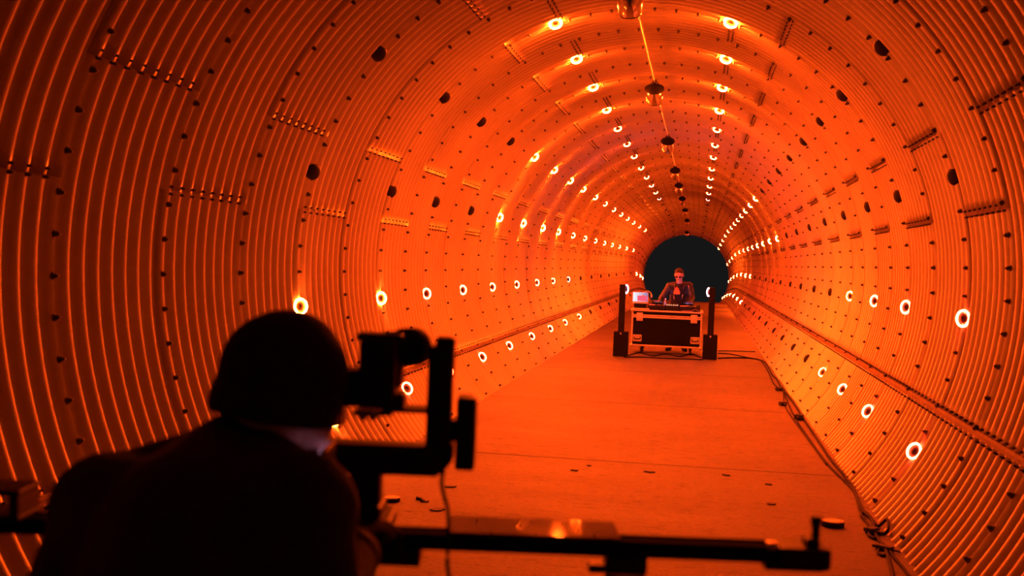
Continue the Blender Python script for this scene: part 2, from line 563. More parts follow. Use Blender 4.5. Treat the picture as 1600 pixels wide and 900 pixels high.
for k, lst in cand.items():
    lst.sort(key=lambda t: t[0])
    for i, (w, p, n, sc, th) in enumerate(lst):
        q = n.to_track_quat('Z', 'Y')
        if i < 100 and w < 1e5:
            if sc not in BOLT_ME:
                BOLT_ME[sc] = bolt_shape(sc, 0); BOLT_ME[sc].materials.append(M['bolt'])
            o = bpy.data.objects.new('bolt', BOLT_ME[sc]); COL.objects.link(o)
            o.parent = WALL[k]; o.location = p
            o.rotation_mode = 'QUATERNION'; o.rotation_quaternion = q
        else:
            V, F = bolt_shape(sc, 1); rm = q.to_matrix()
            B = far_geo[k]; b0 = len(B[0])
            B[0].extend([tuple(p + rm @ Vector(v)) for v in V]); B[1].extend([tuple(b0 + a for a in f) for f in F])
    B = far_geo[k]
    tag(link('bolts', mesh_from(B[0], B[1], [False] * len(B[1]), 'bolts'), M['bolt'], WALL[k]), kind='stuff')

# ------------------------------------------------------------------ ring lights
TILT = math.radians(34)
RR, rr_ = 0.0540, 0.0075
def ring_meshes():
    h = MB()
    h.lathe([(0.050, -0.075), (0.063, -0.070), (0.0655, -0.006), (0.0655, 0.002), (0.062, 0.005), (0.0435, 0.005), (0.042, 0.002)], n=32)
    housing = h.mesh('housing'); housing.materials.append(M['black'])
    l = MB(); l.lathe([(0.0425, 0.0015), (0.043, 0.004), (0.030, 0.010), (0.012, 0.0135), (0.001, 0.014)], n=28)
    lens = l.mesh('lens'); lens.materials.append(M['lens'])
    d = MB(); d.lathe([(0.0650, 0.003), (0.0640, 0.009), (0.055, 0.017), (0.034, 0.023), (0.012, 0.0255), (0.001, 0.026)], n=28)
    global DOME
    DOME = d.mesh('lens'); DOME.materials.append(M['lens'])
    out = {}
    for k in list(EMIT) + ['off', 'thin']:
        t = MB(); t.torus((0, 0, 0.009), (0, 0, 1), RR, rr_ if k not in ('thin',) else 0.0042, 44, 10)
        me = t.mesh('light_ring')
        me.materials.append(M['lens'] if k == 'off' else GLOW['red'] if k == 'thin' else GLOW[k]); out[k] = me
    return housing, lens, out
HOUSING, LENS, RINGS = ring_meshes()
ORD = ['first', 'second', 'third', 'fourth', 'fifth', 'sixth', 'seventh', 'eighth', 'ninth', 'tenth', 'eleventh', 'twelfth', 'thirteenth', 'fourteenth', 'fifteenth', 'sixteenth', 'seventeenth', 'eighteenth', 'nineteenth', 'twentieth']
ROWS = [  # angle, name of the row, string of states ring by ring
    (209.36, 'lowest row on left wall', 'weeeeeettooooooooooo'),
    (188.07, 'left row at head height', 'wweeeeetdoooooooaaa.'),
    (163.69, 'left row next above head height', 'ooooaaaarrrrrrrroooo'),
    (139.49, 'upper left row', 'ooooaaaaarrrrrrroooo'),
    (109.84, 'row just left of the crown', 'ohhhhrrrrrrrdooooooo'),
    (71.34, 'row just right of the crown', 'ohhhhrrrrrrrdooooooo'),
    (42.9, 'upper right row', 'ooooooooaaarrrrrrrrr'),
    (18.46, 'right row next above head height', 'ooooooooaaaarrrrrrrr'),
    (-5.03, 'right row at head height', 'eeetoooooooooaaarrrr'),
    (-28.53, 'lowest row on right wall', 'eeetoooooooooaaarrrr'),
]
KIND = {'a': ('amber', 'glowing amber'), 'r': ('red', 'glowing white-red'), 'e': ('ember', 'glowing white-red'), 'w': ('warm', 'glowing amber'), 'h': ('hot', 'glowing amber'), 't': ('thin', 'faint white-red'), 'd': ('dim', 'dimly lit'), 'o': ('off', 'unlit black')}
def place_ring(k, loc, rotm, label, grp):
    root = empty('ring_light', loc, label, 'light', grp, rotm)
    for nm, me in ((('housing', HOUSING), ('lens', DOME)) if k == 'off' else (('housing', HOUSING), ('lens', LENS), ('light_ring', RINGS[k]))):
        o = bpy.data.objects.new(nm, me); COL.objects.link(o); o.parent = root
        if nm == 'light_ring' and k != 'off': o['label'] = 'glowing ring'
    return root
def face_rot(n):
    return Vector(n).to_track_quat('Z', 'Y').to_matrix()
for deg, nm, states in ROWS:
    th = math.radians(deg)
    for i, s in enumerate(states):
        if s == '.': continue
        key, word = KIND[s]
        y = RING_Y[i]
        nin = Vector((-math.cos(th), 0, -math.sin(th)))
        nf = nin * math.cos(TILT) + Vector((0, -1, 0)) * math.sin(TILT)
        p = Vector(wall_pt(th, y, R0 + (0.008 if s == 'o' else -0.003)))
        place_ring(key, p, face_rot(nf), '%s ring light, %s from near end, %s' % (word, ORD[i], nm), 'ring lights along the tunnel walls')

# ------------------------------------------------------------------ conduit and can lights along the crown
CRN = math.radians(91.6)
def conduit():
    mb = MB()
    pts = [wall_pt(CRN, y, R0 - 0.035) for y in [-3.5, 10, 30, 48, 52, 56, 60, 64, END_Y - 0.3]]
    mb.tube(pts, 0.0075, 8, 1)
    return mb
c_ = conduit().build('conduit_pipe', M['pipe'])
tag(c_, 'thin metal conduit running along the crown of the tunnel from light to light', 'pipe')
def can_meshes():
    d = Vector((0, math.sin(math.radians(40)), -math.cos(math.radians(40))))
    top = Vector((0, -0.05, -0.075))
    b = MB(); b.lathe([(0.085, 0.0), (0.106, 0.004), (0.103, 0.10), (0.096, 0.175), (0.088, 0.188), (0.060, 0.19)], top, d, 36)
    c = MB(); c.lathe([(0.020, -0.055), (0.045, -0.05), (0.085, -0.022), (0.122, -0.006), (0.122, 0.004), (0.085, 0.006)], top, d, 36)
    r = MB(); r.torus(top + d * 0.186, d, 0.086, 0.007, 36, 8)
    y = MB(); y.tube([(-0.045, -0.03, -0.05), (-0.045, -0.01, -0.01), (-0.03, 0, 0.016), (0.03, 0, 0.016), (0.045, -0.01, -0.01), (0.045, -0.03, -0.05)], 0.006, 8, 4)
    y.cyl((0, 0, 0.0), (0, 0, 0.05), 0.022, n=16)
    ms = []
    for nm, q, m in (('shade', b, M['chrome']), ('cap', c, M['black']), ('rim', r, M['rubber']), ('yoke', y, M['rig'])):
        me = q.mesh(nm); me.materials.append(m); ms.append((nm, me))
    return ms
CAN = can_meshes()
for i, y in enumerate([9.35, 14.45, 20.5, 26.8, 31.8, 38.0, 45.7, 54.6, 63.0]):
    p = Vector(wall_pt(CRN, y, R0 - 0.05))
    root = empty('can_light', p, 'unlit silver can light with black cap, %s from the near end along the crown conduit' % ORD[i], 'light', 'can lights along the crown')
    for nm, me in CAN:
        o = bpy.data.objects.new(nm, me); COL.objects.link(o); o.parent = root

# ------------------------------------------------------------------ flight case with the decks
case_l, case_r = on_floor(985, 550), on_floor(1096, 557)
CX = Vector((1, 0.0, 0)); CASE_W = 1.27; CASE_D = 0.62; CASE_Z0 = 0.125; CASE_H = 0.665
CASE_X, CASE_Y = 0.03, 21.1          # centre of the front face on the floor
def flight_case():
    root = empty('flight_case', (CASE_X, CASE_Y + CASE_D / 2, 0), 'large black wheeled flight case with aluminium edges under the decks', 'case')
    w, d, h, z0 = CASE_W, CASE_D, CASE_H, CASE_Z0
    lid = 0.115
    b = MB(); b.box((0, 0, z0 + (h - lid) / 2), (w - 0.02, d - 0.02, h - lid - 0.004)); b.build('body', M['case'], root)
    b = MB(); b.box((0, 0, z0 + h - lid / 2 + 0.002), (w - 0.02, d - 0.02, lid - 0.006)); b.build('lid', M['case'], root)
    e = 0.030
    f = MB()
    zt, zs = z0 + h, z0 + h - lid
    for z in (z0 + e / 2, zs - e / 2 - 0.002):
        for s in (-1, 1):
            f.box((0, s * (d / 2 - e / 2 + 0.004), z), (w, e, e), bev=0.004)
            f.box((s * (w / 2 - e / 2), 0, z), (e, d, e), bev=0.004)
    for sx in (-1, 1):
        for sy in (-1, 1):
            f.box((sx * (w / 2 - e / 2 + 0.001), sy * (d / 2 - e / 2 + 0.005), (z0 + zs) / 2), (e, e, zs - z0 - 0.004), bev=0.004)
    f.build('edge_frame', M['alu'], root)
    f = MB()
    for z in (zs + e / 2 + 0.002, zt - e / 2):
        for s in (-1, 1):
            f.box((0, s * (d / 2 - e / 2 + 0.004), z), (w, e if z > zs + 0.05 else e * 0.75, e if z > zs + 0.05 else e * 0.8), bev=0.004)
            f.box((s * (w / 2 - e / 2), 0, z), (e, d, e), bev=0.004)
    for sx in (-1, 1):
        for sy in (-1, 1):
            f.box((sx * (w / 2 - e / 2 + 0.001), sy * (d / 2 - e / 2 + 0.005), (zt + zs) / 2), (e, e, lid - 0.006), bev=0.004)
    f.build('lid_frame', M['alu'], root)
    for sx in (-1, 1):
        for sy in (-1, 1):
            for z in (z0 + 0.012, zt - 0.012):
                c = MB(); c.sph((sx * (w / 2 - 0.012), sy * (d / 2 - 0.010), z), 0.034, u=14, v=10); c.build('ball_corner', M['alu'], root)
    fy = -d / 2
    for s in (-1, 1):
        x = s * (w / 2 - 0.145)
        l = MB()
        l.box((x, fy - 0.004, zs - 0.015), (0.115, 0.012, 0.150), bev=0.004)
        l.box((x, fy - 0.014, zs + 0.018), (0.080, 0.012, 0.055), bev=0.004)
        l.box((x, fy - 0.014, zs - 0.050), (0.080, 0.012, 0.050), bev=0.004)
        l.cyl((x, fy - 0.012, zs - 0.018), (x, fy - 0.026, zs - 0.018), 0.024, n=18, bev=0.002)
        l.box((x, fy - 0.027, zs - 0.018), (0.044, 0.006, 0.012), bev=0.002)
        l.build('latch', M['alu'], root)
        x = s * (w / 2 - 0.115); zc = z0 + 0.145
        g = MB()
        for dx in (-1, 1): g.box((x + dx * 0.070, fy + 0.004, zc), (0.020, 0.016, 0.118), bev=0.003)
        for dz in (-1, 1): g.box((x, fy + 0.004, zc + dz * 0.050), (0.158, 0.016, 0.022), bev=0.003)
        g.box((x, fy + 0.014, zc), (0.14, 0.010, 0.10))
        hp = g.build('handle_dish', M['alu'], root)
        k = MB(); k.tube([(x - 0.052, fy + 0.002, zc + 0.02), (x - 0.052, fy - 0.006, zc - 0.012), (x + 0.052, fy - 0.006, zc - 0.012), (x + 0.052, fy + 0.002, zc + 0.02)], 0.009, 8, 3)
        k.build('handle_grip', M['rubber'], hp)
    for sx in (-0.49, -0.02, 0.26, 0.49) if False else (-0.44, 0.44):
        for sy in (-1, 1):
            c = MB(); p = Vector((sx, sy * (d / 2 - 0.10), 0))
            c.cyl(p + Vector((-0.018, 0.0, 0.05)), p + Vector((0.018, 0.0, 0.05)), 0.05, n=24, bev=0.006)
            wh = c.build('caster_wheel', M['rubber'], root)
            k = MB(); k.box(p + Vector((0, 0, z0 - 0.005)), (0.10, 0.085, 0.008))
            for s in (-1, 1): k.box(p + Vector((s * 0.026, 0.004, 0.085)), (0.006, 0.05, 0.075), bev=0.002)
            k.build('caster_fork', M['rig'], wh)
    return root
flight_case()
TOP = CASE_Z0 + CASE_H + 0.001

def screen_mat():
    m = mat('laptop_display', (0.02, 0.02, 0.02), 0.4, emit=(0.7, 0.8, 1.0), estr=1.0)
    nt = m.node_tree; b = nt.nodes['Principled BSDF']
    tc = nt.nodes.new('ShaderNodeTexCoord'); sp = nt.nodes.new('ShaderNodeSeparateXYZ'); nt.links.new(tc.outputs['Generated'], sp.inputs[0])
    cr = nt.nodes.new('ShaderNodeValToRGB')
    cr.color_ramp.elements[0].color = (0.80, 0.90, 1.0, 1); cr.color_ramp.elements[1].color = (0.05, 0.16, 0.40, 1)
    nt.links.new(sp.outputs['X'], cr.inputs['Fac']); nt.links.new(cr.outputs['Color'], b.inputs['Emission Color'])
    return m

def dj_gear():
    # left player, mixer, right player
    def player(x, w, label, led):
        root = empty('media_player', (x, CASE_Y + 0.34, TOP), label, 'player', 'decks on the flight case')
        b = MB(); b.box((0, 0, 0.045), (w, 0.38, 0.078), bev=0.006); b.build('body', M['rig'], root)
        j = MB(); j.cyl((0, -0.05, 0.083), (0, -0.05, 0.096), 0.10, n=36, bev=0.004); j.cyl((0, -0.05, 0.095), (0, -0.05, 0.099), 0.045, n=24, bev=0.002)
        j.build('jog_wheel', M['gunmetal'], root)
        s = MB(); s.box((0, 0.135, 0.110), (w * 0.62, 0.09, 0.012), Matrix.Rotation(math.radians(-28), 3, 'X'), bev=0.003); sc = s.build('screen_panel', M['rig'], root)
        t = MB(); t.box((0, 0.1335, 0.1165), (w * 0.55, 0.075, 0.003), Matrix.Rotation(math.radians(-28), 3, 'X')); t.build('screen', M['blue_screen'], sc)
        for i in range(4):
            q = MB(); q.box((-w * 0.40 + i * w * 0.085, -0.165, 0.088), (w * 0.06, 0.03, 0.012), bev=0.002); q.build('pad', led, root)
        for i in range(2):
            q = MB(); q.cyl((-w * 0.41, -0.08 + i * 0.06, 0.083), (-w * 0.41, -0.08 + i * 0.06, 0.094), 0.017, n=16); q.build('play_button', led, root)
        q = MB(); q.box((w * 0.42, -0.04, 0.088), (0.02, 0.04, 0.014), bev=0.003); q.build('pitch_fader', M['white'], root)
        for sx in (-1, 1):
            for sy in (-1, 1):
                q = MB(); q.cyl((sx * w * 0.4, sy * 0.15, 0), (sx * w * 0.4, sy * 0.15, 0.010), 0.018, n=12); q.build('foot', M['rubber'], root)
    player(-0.168, 0.305, 'black media player with red pads, in front of the left hand of the table', M['led_red'])
    player(0.40, 0.30, 'black media player at the right end of the case top, under a hand', M['led_red'])
    root = empty('dj_mixer', (0.115, CASE_Y + 0.34, TOP), 'black mixer with a row of glowing amber buttons between the two players', 'mixer')
    b = MB(); b.box((0, 0, 0.050), (0.25, 0.36, 0.088), bev=0.006); b.build('body', M['rig'], root)
    for i in range(6):
        q = MB(); q.box((-0.095 + i * 0.038, -0.145, 0.098), (0.024, 0.024, 0.012), bev=0.002); q.build('button', M['led_amber'], root)
    for i in range(4):
        for j in range(4):
            q = MB(); q.cyl((-0.085 + i * 0.057, -0.07 + j * 0.055, 0.094), (-0.085 + i * 0.057, -0.07 + j * 0.055, 0.114), 0.011, 0.009, n=12); q.build('knob', M['gunmetal'], root)
    for sx in (-1, 1):
        for sy in (-1, 1):
            q = MB(); q.cyl((sx * 0.1, sy * 0.14, 0), (sx * 0.1, sy * 0.14, 0.008), 0.016, n=12); q.build('foot', M['rubber'], root)
    # laptop, lid towards us
    lx = -0.475
    root = empty('laptop', (lx, CASE_Y + 0.30, TOP), 'open laptop with glowing white-blue screen and pink window, on left end of the case', 'laptop', None, Matrix.Rotation(math.radians(4), 3, 'Z'))
    s = MB(); s.box((0, 0, 0.10), (0.26, 0.18, 0.006), bev=0.002)
    s.box((0, 0.08, 0.05), (0.22, 0.012, 0.10)); s.box((0, -0.07, 0.05), (0.22, 0.012, 0.10)); s.box((0, 0.0, 0.004), (0.24, 0.20, 0.008))
    s.build('riser', M['rig'], root)
    b = MB(); b.box((0, -0.035, 0.112), (0.29, 0.21, 0.015), bev=0.004); base = b.build('base', M['silver'], root)
    b = MB()
    for i in range(10):
        for j in range(4): b.box((-0.117 + i * 0.026, 0.045 - j * 0.026, 0.1205), (0.022, 0.022, 0.003))
    b.build('keyboard', M['rubber'], base)
    tl = Matrix.Rotation(math.radians(-14), 3, 'X'); hg = Vector((0, 0.072, 0.120))
    l = MB(); l.box(hg + tl @ Vector((0, 0, 0.098)), (0.29, 0.007, 0.195), tl, bev=0.003); lid = l.build('lid', M['silver'], root)
    k = MB(); k.box(hg + tl @ Vector((0, -0.0042, 0.100)), (0.272, 0.0012, 0.172), tl); k.build('screen', screen_mat(), lid)
    k = MB(); k.box(hg + tl @ Vector((0.032, -0.0052, 0.076)), (0.170, 0.0012, 0.100), tl); k.build('pink_window', mat('pink_display', (0.02, 0.01, 0.01), 0.4, emit=(1.0, 0.10, 0.20), estr=0.9), lid)
    # headphones hung over the lid corner
    hp = Vector((lx + 0.118, CASE_Y + 0.425, TOP + 0.325))
    root = empty('headphones', hp, 'cream headphones hooked over the right corner of the laptop screen', 'headphones')
    h = MB(); h.torus((0, 0, -0.068), (0, 1, 0), 0.075, 0.008, 28, 8, 0, PI); h.build('headband', M['cream'], root)
    for s in (-1, 1):
        c = MB(); c.cyl((s * 0.064, 0, -0.085), (s * 0.092, 0, -0.085), 0.034, 0.030, n=20, bev=0.006); c.build('ear_cup', M['cream'], root)
    c = MB(); c.tube([hp + Vector((0.092, 0, -0.11)), (lx + 0.19, CASE_Y + 0.36, TOP + 0.20), (lx + 0.25, CASE_Y + 0.20, TOP + 0.135), (lx + 0.31, CASE_Y + 0.11, TOP + 0.09), (lx + 0.38, CASE_Y + 0.09, TOP + 0.008), (lx + 0.33, CASE_Y + 0.07, TOP + 0.006)], 0.006, 8, 6)
    tag(c.build('headphone_cable', M['cable']), 'thin dark cable sloping from the headphones down to the case top', 'cable')
    # bottle, cup, loose things at the right end
    root = empty('bottle', (0.60 - 0.64 + 0.02, CASE_Y + 0.58, TOP), 'slim clear bottle standing behind the left player', 'bottle')
    b = MB(); b.lathe([(0.028, 0), (0.031, 0.004), (0.031, 0.12), (0.024, 0.15), (0.013, 0.172), (0.013, 0.19)], n=20); b.build('body', M['gunmetal'], root)
    b = MB(); b.cyl((0, 0, 0.188), (0, 0, 0.206), 0.0155, n=16, bev=0.002); b.build('cap', M['white'], root)
    root = empty('drink_can', (0.585, CASE_Y + 0.30, TOP), 'small dark can at the right end of the case top', 'can')
    b = MB(); b.lathe([(0.026, 0), (0.033, 0.008), (0.033, 0.105), (0.027, 0.118), (0.027, 0.121)], n=22); b.build('body', M['leather'], root)
    b = MB(); b.cyl((0, 0, 0.120), (0, 0, 0.1225), 0.025, n=20); b.build('can_lid', M['gunmetal'], root)
    c = MB(); c.tube([(0.30, CASE_Y + 0.06, TOP + 0.007), (0.40, CASE_Y + 0.035, TOP + 0.009), (0.47, CASE_Y + 0.07, TOP + 0.012), (0.545, CASE_Y + 0.10, TOP + 0.04), (0.60, CASE_Y + 0.07, TOP + 0.008)], 0.0075, 8, 6)
    tag(c.build('patch_cable', M['purple']), 'purple patch cable lying along the front right edge of the case top', 'cable')
    c = MB(); c.box((-0.44, CASE_Y + 0.075, TOP + 0.012), (0.30, 0.035, 0.022), bev=0.003)
    pb = c.build('power_strip', M['white']); tag(pb, 'white power strip lying along the front left edge of the case top', 'power strip')
dj_gear()

# ring light stands either side of the case
def light_stand(px0, px1, pyb, side, label):
    a, b = on_floor(px0, pyb[0]), on_floor(px1, pyb[1])
    w = (b - a).length * 0.97
    c = (a + b) / 2
    root = empty('light_stand', (c.x, c.y + 0.14, 0), label, 'stand', 'ring light stands beside the flight case')
    s = MB(); s.box((0, 0, 0.215), (w, 0.28, 0.43), bev=0.008); s.build('base_box', M['case'], root)
    s = MB(); s.box((0, -0.145, 0.40), (0.020, 0.008, 0.030), bev=0.002); s.cyl((0, -0.146, 0.405), (0, -0.158, 0.405), 0.013, n=14, bev=0.002); s.build('bolt', M['alu'], root)
    s = MB(); s.box((0, -0.09, 0.43 + 0.41), (0.105, 0.09, 0.82), bev=0.004); s.build('post', M['black'], root)
    s = MB(); s.box((side * 0.0, -0.09, 0.43 + 0.815), (0.108, 0.094, 0.02), bev=0.004); s.build('post_cap', M['black'], root)
    n = Vector((side * 0.90, -0.44, 0.02))
    p = Vector((c.x, c.y + 0.14, 0)) + Vector((side * 0.0535, -0.045, 0.43 + 0.745))
    for sc_ in (1.0,):
        place_ring('pink', p, face_rot(n), 'glowing pinkish ring light on the inner side of the %s post' % ('left' if side > 0 else 'right'), 'ring lights on the stands').scale = (1.3, 1.3, 0.8)
light_stand(957, 980, (556.5, 557.5), 1, 'black post on a square black base box, left of the flight case')
light_stand(1097, 1120, (561.5, 562.5), -1, 'black post on a square black base box, right of the flight case')

# ------------------------------------------------------------------ people
def frame(fwd, up=Vector((0, 0, 1))):
    """columns: x to the figure's right-hand image side, y forward, z up"""
    f = Vector(fwd).normalized(); x = f.cross(up).normalized(); u = x.cross(f)
    return Matrix((x, f, u)).transposed()

def head_shapes(c, H, s=1.0):
    def E(p, r): return ('e', c + H @ (Vector(p) * s), [k * s for k in r], H)
    def Cc(a, b, ra, rb): return ('c', c + H @ (Vector(a) * s), c + H @ (Vector(b) * s), ra * s, rb * s)
    return [
        E((0, -0.012, 0.030), (0.076, 0.096, 0.088)),        # skull
        E((0, 0.030, -0.020), (0.063, 0.062, 0.082)),        # face
        E((0, 0.045, -0.075), (0.042, 0.040, 0.034)),        # jaw
        E((0, 0.070, -0.093), (0.022, 0.018, 0.017)),        # chin
        Cc((-0.034, 0.078, 0.018), (0.034, 0.078, 0.018), 0.013, 0.013),   # brow
        Cc((0, 0.088, 0.008), (0, 0.108, -0.030), 0.008, 0.013),           # nose
        E((-0.011, 0.095, -0.034), (0.009, 0.009, 0.007)), E((0.011, 0.095, -0.034), (0.009, 0.009, 0.007)),
        E((0, 0.087, -0.056), (0.024, 0.009, 0.006)), E((0, 0.086, -0.067), (0.021, 0.009, 0.007)),
        E((-0.044, 0.058, -0.022), (0.020, 0.022, 0.020)), E((0.044, 0.058, -0.022), (0.020, 0.022, 0.020)),
        E((-0.078, -0.008, -0.010), (0.010, 0.020, 0.032)), E((0.078, -0.008, -0.010), (0.010, 0.020, 0.032)),
    ]

def hand_shapes(wrist, fdir, palm_n, thumb_side, curl=0.6, s=1.0):
    """palm plus five fingers; fdir along the fingers, palm_n out of the palm, thumb_side = +1/-1"""
    f = Vector(fdir).normalized(); n = Vector(palm_n); n = (n - f * n.dot(f)).normalized(); t = f.cross(n) * thumb_side
    wv = Vector(wrist); R = Matrix((t, f, n)).transposed()
    out = [('e', wv + f * 0.050 * s, [0.042 * s, 0.052 * s, 0.015 * s], R), ('e', wv + f * 0.075 * s, [0.040 * s, 0.022 * s, 0.013 * s], R),
           ('c', wv - f * 0.02 * s, wv + f * 0.025 * s, 0.026 * s, 0.024 * s)]
    for i, (dx, L) in enumerate(((0.030, 0.072), (0.010, 0.080), (-0.010, 0.075), (-0.029, 0.060))):
        p = wv + f * (0.090 - 0.006 * abs(i - 1)) * s + t * dx * s
        d = f.copy(); ang = 0.0
        for k, fr in enumerate((0.45, 0.32, 0.23)):
            ang += curl * (0.7, 0.8, 0.6)[k]
            d = f * math.cos(ang) + n * math.sin(ang)
            q = p + d * L * fr * s
            out.append(('c', p, q, (0.0090 - 0.0008 * k) * s, (0.0083 - 0.0008 * k) * s)); p = q
    p = wv + f * 0.028 * s + t * 0.034 * s
    q = p + (f * 0.55 + t * 0.65 + n * 0.35).normalized() * 0.036 * s
    out.append(('c', wv + f * 0.02 * s + t * 0.012 * s, p, 0.016 * s, 0.0125 * s))
    out.append(('c', p, q, 0.0125 * s, 0.0100 * s))
    r = q + (f * 0.85 + t * 0.15 + n * 0.50).normalized() * 0.032 * s
    out.append(('c', q, r, 0.0100 * s, 0.0082 * s))
    return out

def eyes_on(root, c, H, s=1.0):
    for sx in (-1, 1):
        e = MB(); e.sph(c + H @ (Vector((sx * 0.030, 0.074, 0.002)) * s), 0.0115 * s, u=14, v=10); ob = e.build('eye', M['white'], root)
        p = MB(); p.sph(c + H @ (Vector((sx * 0.030, 0.0815, 0.001)) * s), 0.0055 * s, u=12, v=8); p.build('iris', M['hair'], ob)

def foot_shapes(ankle, fd, r=1.0):
    fd = Vector(fd).normalized(); a = Vector(ankle)
    heel = Vector((a.x, a.y, 0.045)) - fd * 0.05; ball = Vector((a.x, a.y, 0.036)) + fd * 0.11; toe = Vector((a.x, a.y, 0.030)) + fd * 0.165
    return [('c', a, heel, 0.045 * r, 0.044 * r), ('c', heel, ball, 0.044 * r, 0.036 * r), ('c', ball, toe, 0.036 * r, 0.029 * r), ('c', a, ball, 0.044 * r, 0.034 * r)]

def local(v, o): return Vector(v) - o

# --- photographer at the slider, seen from behind
EXr = Vector((CF.y, -CF.x, 0)).normalized()      # to the right of the view, level
EYr = Vector((CF.x, CF.y, 0)).normalized()       # away from the camera, level
EZ = Vector((0, 0, 1))
def photographer():
    pel = pix(280, 1150, 1.60)
    base = Vector((pel.x, pel.y, 0))
    root = empty('person', base, 'person in black beanie and dark jacket, seen from behind, bending to a film camera', 'person')
    P = lambda x, y, d: pix(x, y, d) - base
    headc = P(450, 624, 1.86)
    H = frame(EXr * 0.56 + EYr * 0.80 + EZ * -0.16)
    neck = P(372, 735, 1.84); chest = P(315, 868, 1.70); waist = P(295, 1020, 1.62); pelv = pel - base
    shr, shl = P(466, 800, 1.66), P(172, 800, 1.78)
    elr, ell = P(495, 985, 1.60), P(92, 990, 1.66)
    wrr, wrl = P(552, 855, 1.82), P(440, 885, 1.76)
    hipr, hipl = pelv + EXr * 0.07 - EYr * 0.07 + EZ * -0.02, pelv - EXr * 0.07 + EYr * 0.07 + EZ * -0.02
    fr = Vector((hipr.x, hipr.y, 0)) + EXr * 0.06 - EYr * 0.05; fl_ = Vector((hipl.x, hipl.y, 0)) - EXr * 0.05 + EYr * 0.09
    knr = Vector((hipr.x, hipr.y, 0.49)) + EXr * 0.09; knl = Vector((hipl.x, hipl.y, 0.49)) + EXr * 0.03 + EYr * 0.10
    anr = Vector((fr.x, fr.y, 0.09)); anl = Vector((fl_.x, fl_.y, 0.09))
    fdr = wrr + (P(598, 808, 1.90) - wrr).normalized() * 0.0
    sh = head_shapes(headc, H, 0.96)
    sh += [('c', headc + H @ Vector((0, -0.03, -0.04)), neck, 0.056, 0.062), ('c', neck, chest, 0.075, 0.13), ('c', chest, waist, 0.135, 0.125), ('c', waist, pelv, 0.125, 0.13),
           ('c', neck, shr, 0.06, 0.062), ('c', neck, shl, 0.06, 0.062), ('c', shr, chest, 0.07, 0.10), ('c', shl, chest, 0.07, 0.10),
           ('c', shr, elr, 0.055, 0.043), ('c', elr, wrr, 0.043, 0.027), ('c', shl, ell, 0.055, 0.043), ('c', ell, wrl, 0.043, 0.027),
           ('c', pelv, hipr, 0.12, 0.095), ('c', pelv, hipl, 0.12, 0.095), ('c', hipr, knr, 0.088, 0.058), ('c', knr, anr, 0.058, 0.040), ('c', hipl, knl, 0.088, 0.058), ('c', knl, anl, 0.058, 0.040)]
    sh += foot_shapes(anr, EXr + EYr * 0.5, 0.8) + foot_shapes(anl, EXr * 0.7 + EYr * 0.8, 0.8)
    tr = P(600, 812, 1.93); tl = P(505, 840, 1.85)
    sh += hand_shapes(wrr, tr - wrr, EYr * 0.6 - EZ * 0.6 + EXr * 0.2, 1, 0.75)
    sh += hand_shapes(wrl, tl - wrl, -EYr * 0.8 - EZ * 0.4, -1, 0.75)
    link('body', fuse(sh, 'body', 0.0055, 3), M['skin'], root)
    for wv, tv, pn, sd in ((wrr, tr, EYr * 0.6 - EZ * 0.6 + EXr * 0.2, 1), (wrl, tl, -EYr * 0.8 - EZ * 0.4, -1)):
        gs = []
        for q in hand_shapes(wv, tv - wv, pn, sd, 0.75):
            if q[0] == 'c': gs.append((q[0], q[1], q[2], q[3] + 0.0022, q[4] + 0.0022))
            else: gs.append((q[0], q[1], [k + 0.003 for k in q[2]], q[3]))
        link('shade_glove', fuse(gs, 'shade_glove', 0.0045, 2), M['knit'], root)  # black covers added so the unlit hands stay dark
    eyes_on(root, headc, H, 0.96)
    # beanie
    bc = headc + H @ Vector((0, -0.012, 0.024)); B = Matrix.Rotation(math.radians(6), 3, EYr) @ H
    cap = fuse([('e', bc + B @ Vector((0, -0.008, 0.020)), (0.099, 0.108, 0.096), B), ('e', bc + B @ Vector((0, -0.010, -0.010)), (0.098, 0.105, 0.060), B),
                ('e', bc + B @ Vector((0, -0.006, 0.056)), (0.078, 0.084, 0.064), B)], 'beanie', 0.006, 4)
    bean = link('beanie', cap, M['knit'], root)
    cf = MB(); q = B @ Vector((0, -0.28, 1))
    t = bmesh.new(); rings = []
    n = 48
    for i in range(n):
        a = 2 * PI * i / n
        ring = []
        for j in range(10):
            b = 2 * PI * j / 10
            rx, ry = 0.093 + 0.008 * math.cos(b), 0.099 + 0.008 * math.cos(b)
            ring.append(t.verts.new(bc + B @ Vector((rx * math.cos(a), -0.010 + ry * math.sin(a), -0.030 + 0.028 * math.sin(b) + 0.010 * math.sin(a)))))
        rings.append(ring)
    for i in range(n):
        for j in range(10):
            f = t.faces.new((rings[i][j], rings[(i + 1) % n][j], rings[(i + 1) % n][(j + 1) % 10], rings[i][(j + 1) % 10])); f.smooth = True
    cf._add(t); cf.build('cuff', M['knit'], bean)
